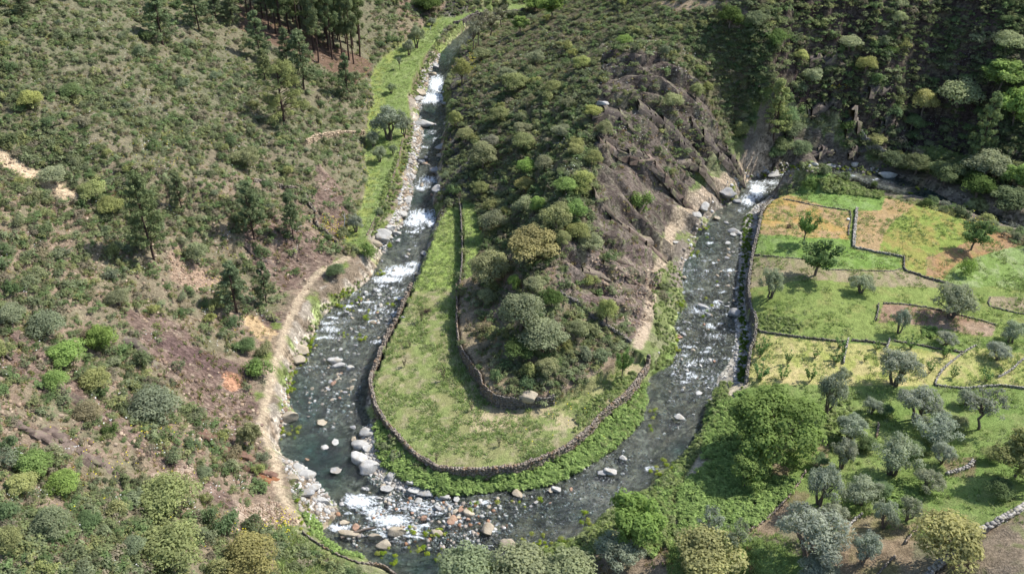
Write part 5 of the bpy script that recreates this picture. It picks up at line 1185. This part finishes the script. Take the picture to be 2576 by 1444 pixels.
ci = RNG.choice(7, len(x), p=pr / pr.sum()); ci = np.where(right & (RNG.random(len(x)) < .5), RNG.choice([4, 0, 2], len(x)), ci)
cols = pal[ci] * RNG.uniform(1.4, 2.3, (len(x), 1)); cols = cols * np.where(right, .9, .88)[:, None]; cols = cols * .92 + cols.mean(1, keepdims=True) * .08
S = (.42 + 1.05 * RNG.random(len(x)) ** 2.2) * np.where(right, 1.3, np.where(u > 1100, 1.0, 1.05))
cover('scrub', SCR, x, y, z, S, S * RNG.uniform(.55, 1.0, len(x)), cols)
# low dry herbs and tufts between the bushes
N_ = 16000
u = RNG.uniform(-60, 1900, N_); v = RNG.uniform(-20, 1500, N_); x, y, z, d = at(u, v); keep = hill_ok(x, y); x, y, z, u, v = [a[keep] for a in (x, y, z, u, v)]
keep = RNG.random(len(x)) < .25 + .75 * sstep(.42, .58, fbm(x * .3, y * .3, 520)); x, y, z, u, v = [a[keep] for a in (x, y, z, u, v)]
HB = [blades(640 + i, 16, .3, .3, .07, .7) for i in range(3)]
hc = np.array([lin(120, 128, 72), lin(150, 140, 98), lin(100, 118, 60), lin(140, 120, 92)])[RNG.integers(0, 4, len(x))]
cover('dry_herbs', HB, x, y, z, RNG.uniform(.6, 1.5, len(x)), RNG.uniform(.5, 1.3, len(x)), hc)
# white rockrose blossom and yellow broom flowers as tiny petals over the scrub
PET = [(np.array([[-.5,-.5,0],[.5,-.5,.1],[.5,.5,0],[-.5,.5,.1]]) * .10, np.array([[0,1,2,3]]), np.full(4, .5))]
M_PETAL = NT('petals'); _d = M_PETAL.n('ShaderNodeBsdfDiffuse'); M_PETAL.l(M_PETAL.attr('Col').outputs['Color'], _d.inputs[0]); M_PETAL.l(_d.outputs[0], M_PETAL.out.inputs[0]); M_PETAL = M_PETAL.m
fu, fv, fc = [], [], []
for (a, b, c, e, n) in [(0,1100,0,1440,1500),(1150,1750,60,500,500),(1850,2500,40,420,420)]:
    cl = [(rnd.uniform(a, b), rnd.uniform(c, e)) for _ in range(n // 9)]
    for q in cl:
        for _ in range(9): fu.append(rnd.gauss(q[0], 12)); fv.append(rnd.gauss(q[1], 9)); fc.append((.62, .62, .58))
for (q, su, sv, n) in [((830,570),22,14,150),((860,600),10,14,60),((400,1090),26,8,50),((930,270),9,40,50),((925,200),6,40,40),((985,120),30,18,30),((912,440),6,50,36),((1190,140),8,24,90),((1188,150),5,14,60),((1420,1040),60,30,30),((2110,225),12,4,60),((720,1320),12,20,60),((310,1180),90,70,50),((460,1320),60,30,30),((200,1260),110,60,40),((530,1135),60,20,30),((2470,560),20,8,40),((650,1330),40,10,60),((560,700),40,60,60),((430,380),60,30,80),((1010,410),4,50,50)]:
    for _ in range(n): fu.append(rnd.gauss(q[0], su)); fv.append(rnd.gauss(q[1], sv)); fc.append((.62, .52, .03))
fu, fv, fc = np.array(fu), np.array(fv), np.array(fc); x, y, z, d = at(fu, fv); ok = ~inside(x, y, WATER) & (d < 300) & (hill_ok(x, y) | (fc[:, 2] < .1))
cover('wildflowers', PET, x[ok], y[ok], z[ok] + RNG.uniform(.15, .8, ok.sum()), RNG.uniform(.7, 1.4, ok.sum()), np.ones(ok.sum()), fc[ok], M_PETAL)
# meadow grass
def scatter_in(poly, z, n, warp=0):
    p = W(poly, z); lo, hi = p.min(0), p.max(0); X = RNG.uniform(lo[0], hi[0], n * 3); Y = RNG.uniform(lo[1], hi[1], n * 3); k = inside(X, Y, p); return X[k][:n], Y[k][:n]
GT = [blades(660 + i, 12, .28, .2, .07, 1.3) for i in range(4)]
GXs, GYs, GC = [], [], []
def grass_on(poly, z, n, cols, thr=.0, sc=.35, seed=530):
    X, Y = scatter_in(poly, z, n); k = fbm(X * sc, Y * sc, seed) > thr; X, Y = X[k], Y[k]
    c = np.array(cols)[RNG.integers(0, len(cols), len(X))] * RNG.uniform(.85, 1.15, (len(X), 1)); GXs.append(X); GYs.append(Y); GC.append(c)
gA, gB, gC, gD = (.23, .32, .10), (.28, .36, .13), (.36, .40, .20), (.26, .32, .11)
grass_on(SPIT_MEADOW, 2.2, 5200, [gA, gB, gC], .44); grass_on(SPIT_STRIP, 2.2, 800, [gB, gC]); grass_on(SPIT_STRIP_UP, 3.6, 300, [gB, gC]); grass_on(STRIP, 2.6, 1500, [gB, gC])
grass_on(FIELDS, 2.8, 11000, [gA, gB, gC, gD], .47)
grass_on(X6([(-60,1200),(330,1240),(480,1290),(700,1400),(720,1500),(-60,1500)]), 4, 900, [gA, gB, gD])
grass_on([(700,1320),(760,1345),(860,1405),(1000,1450),(700,1480)], 3, 1300, [gB, gD, gC])
X, Y = np.concatenate(GXs), np.concatenate(GYs); gs = RNG.uniform(.5, 1.35, len(X)) * (.6 + .9 * fbm(X * .3, Y * .3, 541)); cover('meadow_grass', GT, X, Y, ground(X, Y), gs, gs * 1.1, np.concatenate(GC))
# ferns, nettles and brambles
FT = [tmpl(680 + i, 46, 1.1, .7, 4, .2, .4, .26, 2.2, -.2) for i in range(4)]
FX, FY, FZ, FC, FS = [], [], [], [], []
def ferns(poly, n, cols, s0=.6, s1=1.2, out_water=True):
    p = np.array(poly, float); lo, hi = p.min(0), p.max(0); U = RNG.uniform(lo[0], hi[0], n * 4); Vv = RNG.uniform(lo[1], hi[1], n * 4); k = inside(U, Vv, p); U, Vv = U[k][:n], Vv[k][:n]
    x, y, z, d = at(U, Vv)
    if out_water:
        k = ~inside(x, y, WATER); x, y, z = x[k], y[k], z[k]
    FX.append(x); FY.append(y); FZ.append(z); FC.append(np.array(cols)[RNG.integers(0, len(cols), len(x))] * RNG.uniform(.8, 1.15, (len(x), 1))); FS.append(RNG.uniform(s0, s1, len(x)))
bf = [(.255, .345, .115), (.285, .38, .13), (.20, .285, .09)]; bg = [(.25, .30, .11), (.20, .255, .09), (.28, .32, .145)]
ferns([(940,1065),(960,1062),(1020,1130),(1060,1165),(1100,1192),(1170,1200),(1230,1198),(1300,1192),(1345,1178),(1400,1156),(1450,1130),(1490,1092),(1520,1062),(1550,1030),(1592,1000),(1612,975),(1640,960),(1632,1010),(1610,1060),(1570,1108),(1500,1160),(1420,1205),(1330,1235),(1230,1240),(1110,1248),(1080,1235),(1010,1200),(950,1165)], 1500, bf, .6, 1.15)
ferns([(1590,1000),(1640,960),(1632,1010),(1610,1060),(1570,1108),(1500,1160),(1470,1180),(1500,1120),(1550,1070)], 400, bg, .5, .9)
ferns(X6([(0,1010),(130,900),(300,830),(420,860),(450,960),(560,960),(600,970),(540,1050),(430,1165),(350,1215),(300,1270),(200,1300),(80,1290),(0,1290)]), 1900, bf, .6, 1.2)
ferns([(1570,1260),(1640,1230),(1700,1170),(1720,1200),(1720,1330),(1690,1360),(1640,1400),(1600,1370)], 600, bf + bg, .6, 1.1)
ferns(X6([(130,640),(240,560),(330,520),(300,800),(200,860),(110,860)]), 420, bf, .5, 1.0)
ferns(X3([(690,905),(760,890),(880,925),(960,960),(1030,965),(1010,1000),(900,985),(720,970)]), 420, bg, .5, 1.0); ferns(X3([(1180,745),(1300,745),(1460,800),(1470,840),(1300,830),(1190,800)]), 380, bg, .7, 1.2)
ferns([(1640,690),(1700,660),(1722,690),(1712,740),(1730,770),(1708,800),(1700,845),(1708,880),(1690,920),(1650,930),(1660,880),(1650,820),(1640,760)], 330, bg, .35, .7); ferns([(1745,600),(1790,550),(1850,490),(1880,445),(1960,415),(2060,405),(2230,420),(2190,436),(2060,415),(1960,430),(1880,462),(1830,520),(1770,570),(1740,640)], 300, bg, .35, .7)
ferns([(1050,1405),(1150,1400),(1300,1418),(1360,1378),(1470,1335),(1560,1270),(1600,1300),(1500,1380),(1400,1430),(1300,1460),(1130,1440)], 520, bg, .5, 1.0); ferns([(1740,1120),(1785,1000),(1815,960),(1842,960),(1835,1010),(1820,1050),(1770,1120),(1730,1180),(1660,1240),(1640,1225)], 420, bg, .45, .85)
ferns([(765,1290),(790,1300),(835,1360),(900,1395),(920,1405),(840,1390),(775,1335)], 240, bf, .5, .9); ferns([(790,840),(830,790),(880,745),(940,725),(930,690),(880,720),(810,770),(760,850),(720,940),(728,985),(745,935)], 220, bg, .3, .7)
ferns([(975,440),(1012,360),(1030,300),(1040,330),(1025,420),(1005,490),(965,560),(935,600),(945,560)], 300, bg, .4, .9); ferns([(1030,240),(1060,170),(1100,110),(1120,80),(1105,130),(1075,190),(1050,250)], 200, bg, .4, .8)
ferns([(1870,540),(1895,540),(1885,640),(1872,700),(1868,780),(1880,830),(1880,930),(1868,980),(1855,960),(1862,850),(1858,760),(1868,640)], 260, [lin(84, 108, 44), lin(104, 124, 56)], .4, .8)
ferns([(1445,1090),(1500,1040),(1600,950),(1600,930),(1540,960),(1480,1010),(1440,1060)], 140, bg, .4, .8); ferns([(1030,740),(1005,790),(975,850),(952,912),(940,957),(946,958),(962,905),(985,845),(1012,790),(1040,740)], 130, [lin(150, 172, 52)], .3, .55)
ferns(X6([(700,560),(800,520),(980,700),(900,900),(760,820)]), 160, bg, .4, .9); ferns(X6([(980,1000),(1180,960),(1250,1030),(1180,1120),(1020,1080)]), 200, bf, .5, .9); ferns(X6([(1220,200),(1300,205),(1290,260),(1210,250)]), 50, bf, .4, .8); ferns(X6([(380,130),(560,150),(640,190),(560,230),(390,200)]), 180, bg, .3, .6)
cover('ferns_and_brambles', FT, np.concatenate(FX), np.concatenate(FY), np.concatenate(FZ), np.concatenate(FS), np.concatenate(FS), np.concatenate(FC))
# mossy sedge tussocks growing in the stream
FX, FY, FZ, FC, FS = [], [], [], [], []
tus = [(870,740,30,10,14),(905,760,20,6,6),(845,775,24,8,10),(865,855,16,8,6),(915,860,20,10,8),(785,860,14,20,14),(760,900,14,20,16),(735,950,10,24,14),(730,985,12,10,8),(738,1090,16,12,8),(710,1090,10,20,5),(770,1300,14,30,10),(1102,1350,24,12,14),(1040,1345,20,8,6),(1060,1395,18,8,8),(990,1415,12,12,6),(1120,1405,26,8,14),(960,1400,20,8,6),(1360,1372,34,12,16),(1416,1362,20,10,8),(1480,1320,20,12,8),(1470,1300,14,8,5),(1356,1265,10,8,4),(1575,1275,20,30,10),(1660,1190,24,14,10),(1690,1170,20,12,8),
 (1780,760,20,50,6),(1712,760,12,14,8),(1745,640,16,20,8),(1770,580,14,14,7),(1830,500,20,20,9),(1920,440,34,8,14),(2000,420,40,7,14),(2120,428,40,6,12),(2190,440,30,6,8),(975,625,16,8,6),(960,690,14,6,5),(1000,545,10,10,4),(880,790,30,10,6),(930,800,30,16,6),(990,770,20,20,4),(1180,1285,30,14,4),(1280,1270,60,14,5),(2300,480,40,8,8),(2420,520,50,10,8),(1640,1060,14,30,10),(1700,870,10,30,8)]
for (a, b, su, sv, n) in tus:
    U = RNG.normal(a, su * .6, n); Vv = RNG.normal(b, sv * .6, n); x, y, z, d = at(U, Vv); FX.append(x); FY.append(y); FZ.append(np.maximum(z, 0)); FC.append(np.array([lin(142, 158, 52), lin(120, 142, 48), lin(158, 164, 80)])[RNG.integers(0, 3, n)]); FS.append(RNG.uniform(.4, 1.0, n))
ST = [tmpl(700 + i, 90, .95, .5, 4, .22, .4, .12, 2.6, -.1) for i in range(3)]
cover('stream_sedge', ST, np.concatenate(FX), np.concatenate(FY), np.concatenate(FZ), np.concatenate(FS), np.concatenate(FS), np.concatenate(FC))
# pebbles, scree and shingle
PT = []
for i in range(4):
    r_ = np.random.default_rng(720 + i); pv = rock_verts(r_, IV1, 5, .05, .6); PT.append((pv, IF1, np.full(len(pv), r_.uniform(.3, .8))))
FX, FY, FZ, FC, FS = [], [], [], [], []
def shingle(poly, n, s0, s1, cols):
    p = np.array(poly, float); lo, hi = p.min(0), p.max(0); U = RNG.uniform(lo[0], hi[0], n * 4); Vv = RNG.uniform(lo[1], hi[1], n * 4); k = inside(U, Vv, p); U, Vv = U[k][:n], Vv[k][:n]
    x, y, z, d = at(U, Vv); FX.append(x); FY.append(y); FZ.append(np.maximum(z + .01, -.1)); FS.append(s0 + (s1 - s0) * RNG.random(len(x)) ** 2.5); FC.append(np.array(cols)[RNG.integers(0, len(cols), len(x))] * RNG.uniform(.75, 1.15, (len(x), 1)))
pw = [(.44, .42, .38), (.36, .34, .31), (.50, .48, .45), (.34, .29, .24)]; pr_ = [lin(150, 130, 110), lin(130, 110, 94), lin(166, 148, 128)]
shingle([(1862,600),(1900,520),(1935,500),(1915,540),(1895,610),(1882,700),(1870,800),(1890,830),(1880,900),(1866,970),(1845,960),(1850,860),(1850,760),(1858,680)], 1500, .08, .45, pw)
shingle([(1790,560),(1870,560),(1860,700),(1860,900),(1800,1000),(1720,1080),(1640,1120),(1690,930),(1720,800),(1760,620)], 900, .1, .3, pw)
shingle([(905,1070),(945,1062),(962,1190),(1060,1232),(1110,1252),(1000,1256),(930,1215),(900,1150)], 700, .08, .35, pw); shingle([(1085,1340),(1190,1350),(1200,1390),(1090,1385)], 260, .08, .3, pw)
shingle([(710,1150),(760,1165),(850,1270),(800,1330),(760,1290),(725,1220)], 500, .08, .5, pw); shingle([(740,890),(765,880),(735,960),(735,1030),(712,1100),(700,1100),(715,960)], 200, .08, .45, pw + pr_)
shingle([(1060,370),(1045,440),(1030,520),(1000,590),(965,640),(945,610),(990,540),(1020,440),(1040,300),(1066,330)], 900, .08, .6, pw); shingle([(1060,180),(1110,130),(1075,230),(1050,300),(1040,250)], 300, .1, .5, pw)
shingle([(800,830),(930,740),(1010,720),(1000,780),(920,900),(900,1060),(800,1100),(740,1060),(760,930)], 480, .1, .4, pw); shingle([(860,1250),(1250,1260),(1300,1340),(1200,1400),(900,1380),(830,1330)], 800, .1, .45, pw + [lin(150, 116, 92)])
shingle([(1250,1240),(1600,1120),(1640,1160),(1500,1290),(1330,1390),(1280,1340)], 500, .08, .3, pw)
shingle([(590,1270),(700,1260),(755,1320),(640,1330)], 800, .06, .25, pr_); shingle([(380,1190),(500,1180),(480,1260),(380,1260)], 500, .06, .3, pr_); shingle([(420,640),(460,600),(530,690),(500,740),(420,700)], 500, .06, .3, pr_)
shingle([(0,900),(300,860),(640,960),(690,1230),(400,1180),(0,1100)], 1300, .06, .45, pr_ + [lin(130, 110, 98)]); shingle([(200,500),(620,560),(850,640),(720,800),(400,860),(100,760)], 1000, .06, .4, pr_ + [lin(130, 110, 98)])
shingle([(0,520),(0,380),(200,480),(420,620),(300,760),(0,640)], 500, .06, .4, pr_); shingle([(1480,640),(1660,680),(1610,860),(1500,760)], 500, .06, .4, pr_ + [lin(130, 116, 104)]); shingle([(1780,500),(1850,440),(1960,410),(2230,420),(2200,436),(1960,430),(1860,480),(1790,540),(1740,620),(1700,700),(1690,660)], 500, .1, .6, pw)
mp = NT('pebbles'); _c = mp.val(mp.attr('Col').outputs['Color'], mp.ramp(mp.noise(mp.pos(), 6, 3), .2, .8, .75, 1.25)); _d = mp.n('ShaderNodeBsdfDiffuse'); mp.l(_c, _d.inputs[0]); mp.l(_d.outputs[0], mp.out.inputs[0])
cover('shingle', PT, np.concatenate(FX), np.concatenate(FY), np.concatenate(FZ), np.concatenate(FS), np.concatenate(FS), np.concatenate(FC), mp.m)

# ------------------------------------------------------------------ a few single things
def stick(name, u, v, du, dv, h, r, mat, label, cat):
    x, y, z, d = [float(a[0]) for a in at(u, v)]
    rg_ = np.random.default_rng(int(u)); top = np.array([du, dv, h])
    ls = [limb(rg_, (0, 0, -.2), top, r, r * .5, 5, .03)]
    if h > 2: ls += [limb(rg_, top * .6, top * .6 + np.array([.5, .1, .5]), r * .5, r * .2, 3, .05), limb(rg_, top * .8, top * .8 + np.array([-.4, .1, .4]), r * .4, r * .2, 3, .05)]
    VV, FF = tubes(ls); o = mesh_obj(name, VV, FF, mat, smooth=True); o.location = (x, y, z); tag(o, label, cat); return o
M_PALE = mat_bark('bleached_wood', (.55, .52, .47), (.72, .69, .64))
stick('dead_tree', 866, 580, .35, .1, 3.4, .11, M_PALE, 'bleached dead tree trunk standing at the lower end of the long meadow', 'dead tree')
stick('stake', 1083, 76, 0, 0, 1.2, .1, M_PALE, 'white stake standing at the narrow bend of the upper meadow', 'stake')
def fallen(name, pts, r, mat, label, cat):
    q = np.array(pts, float); x, y, z, d = at(q[:, 0], q[:, 1]); p = np.stack([x, y, np.maximum(z, 0) + r * .8], 1)
    VV, FF = tubes([(p, np.linspace(r, r * .5, len(p)))], 7); o = mesh_obj(name, VV, FF, mat, smooth=True); tag(o, label, cat)
fallen('fallen_log', [(858,1358),(890,1352),(920,1345),(945,1340)], .22, M_BARK, 'dark fallen log lying across the left side of the rapids', 'log')
fallen('fallen_log', [(0,880),(14,892),(30,908)], .25, M_BARK, 'fallen tree trunk at the left edge of the slope', 'log')
def brush(u, v, label):
    x, y, z, d = [float(a[0]) for a in at(u, v)]; r = np.random.default_rng(int(u + v)); ls = []
    for k in range(26):
        a = r.uniform(0, 6.28); c = r.normal(0, .22, 3); c[2] = abs(c[2]); e = np.array([math.cos(a), math.sin(a), r.uniform(-.1, .3)]) * r.uniform(.3, .6); ls.append(limb(r, c - e, c + e, .04, .015, 3, .1))
    VV, FF = tubes(ls, 4); o = mesh_obj('brushwood_heap', VV, FF, M_PBARK); o.location = (x, y, z + .1); tag(o, label, 'brushwood')
brush(1074, 784, 'small dark heap of cut brushwood on the upper spit meadow'); brush(1984, 572, 'dark heap of cut branches beside the smaller fruit tree')
x, y, z, d = [float(a[0]) for a in at(2133, 553)]
r_ = np.random.default_rng(5); pv = rock_verts(r_, IV2, 10, .08, .5) * .42
sack = mesh_obj('sack', pv, IF2, mat_stone('white_sacking', (.7, .68, .68), (.82, .8, .8))); sack.location = (x, y, z + .15); sack.data.attributes.new('Leaf', 'FLOAT', 'POINT').data.foreach_set('value', np.full(len(pv), .5, np.float32))
tag(sack, 'small white sack lying at the low wall of the orange plot', 'sack')
VV, FF = tubes([([(0, 0, 0), (0, 0, .9)], [.04, .035])], 6)
for k, (u_, v_) in enumerate([(1031,745),(1000,800),(985,835),(962,890),(950,925),(940,975),(962,1052)]):
    x, y, z, d = [float(a[0]) for a in at(u_, v_)]
    o = mesh_obj('vine_post', VV * np.array([1.3, 1.3, 1.5]), FF, M_PALE); o.location = (x, y, z - .1); tag(o, None, 'post', 'vine posts along the spit edge'); THINGS.append((o, u_, v_, 'thin wooden vine post', None))

# ------------------------------------------------------------------ labels: what it looks like and which neighbour finds it
LAND = [('tall lone pine of the left slope',388,600),('sandy track at the left edge',100,450),('ruined wall of the left slope',770,500),('pine stand at the top',760,90),('sandy scree above the footpath',640,820),('red-brown ledge of the left slope',590,1140),
 ('dark red scar of the left slope',500,890),('round yellow-green upper bush',82,260),('large pale left-slope bush',395,1030),('brightest left-slope oak',95,1160),('dome oak of the bottom left slope',425,1250),('bottom left corner',40,1400),('small meadow at the bottom',760,1380),('long meadow olives',960,320),('first rapid of the upper river',1085,240),
 ('upper long meadow',1000,170),('first green strip of the spit',1100,620),('golden dome oak',1340,620),('great grey oak of the lower spit',1310,790),('bare slab of the spit',1600,450),('dark crags above the far bend',1780,370),('upper spit ridge',1450,120),('middle of the upper spit',1300,240),('bare field at the top',1740,15),('jointed cliff pillar',2140,300),('top of the dark cliff',2100,80),('golden oak of the cliff',2320,240),('right top corner',2520,60),('bright trees of the right edge',2530,280),('dark river reach',2450,480),
 ('orange plot',2030,550),('green field with olives',2050,760),('straw-coloured terraces',2050,920),('second straw terrace',2190,910),('saplings terrace at the right',2420,930),('deep green spreading tree',1950,1060),('fern patch',1850,1260),('olive grove centre',2230,1150),('corner wall at the bottom right',2480,1350),('lower right grove edge',2500,1180),('brown olive terrace',2130,1370),('tip of the spit',1330,1010),('deep green pool',810,1150),('white foam of the lower rapids',990,1310),('right half of the lower rapids',1160,1310),('white boulder row',915,1130),('lower river bend',1420,1240),('right river arm by the fields',1780,860),('upper right river arm',1800,680),('far rapid',1900,480),('left river arm',850,930),('river by the first green strip',1010,640),('shaded spit bank',1120,420),('footpath by the pool',690,1180),('upper edge of the spit meadow',1060,770),('middle of the spit meadow',1080,930),('left slope above the pines',330,330),('hillside above the sandy track',200,300),('slope left of the lone pine',230,580),('left edge below the sandy track',40,640),('slope below the lone pine',330,760),('slope left of the broad old pine',560,300),('lower slope near the path',600,1000),('hillside at the upper left corner',60,120),('hillside left of the pine stand',480,170)]
LU = np.array([[l[1], l[2]] for l in LAND], float)
used_labels = {}
todo = []
for (o, u_, v_, desc, lab) in THINGS:
    if lab: o['label'] = lab; continue
    k = int(np.argmin(np.hypot(LU[:, 0] - u_, LU[:, 1] - v_))); du, dv = u_ - LU[k, 0], v_ - LU[k, 1]
    rel = 'at' if math.hypot(du, dv) < 22 else ('above' if dv < -abs(du) else 'below' if dv > abs(du) else 'left of' if du < 0 else 'right of')
    if 'small' not in desc and o['category'] == 'shrub': desc = ('large ' if o.scale[0] > 1.08 else 'small ' if o.scale[0] < .82 else '') + desc
    todo.append((f'{desc} {rel} the {LAND[k][0]}', u_, v_, o))
byl = {}
for t_ in todo: byl.setdefault(t_[0], []).append(t_)
ORD = ['leftmost', 'second from left', 'third from left', 'fourth from left', 'fifth from left', 'sixth from left', 'seventh from left', 'eighth from left', 'ninth from left', 'tenth from left', 'eleventh from left', 'twelfth from left']
for lab, ls in byl.items():
    ls.sort(key=lambda q: q[1])
    for i, q in enumerate(ls):
        if len(ls) == 1: s = lab
        elif len(ls) == 2: s = lab + (', left one' if i == 0 else ', right one')
        else: s = lab + ', ' + ('rightmost' if i == len(ls) - 1 else ORD[min(i, 11)])
        if len(s.split()) > 15: s = s.replace('large ', '', 1)
        q[3]['label'] = s
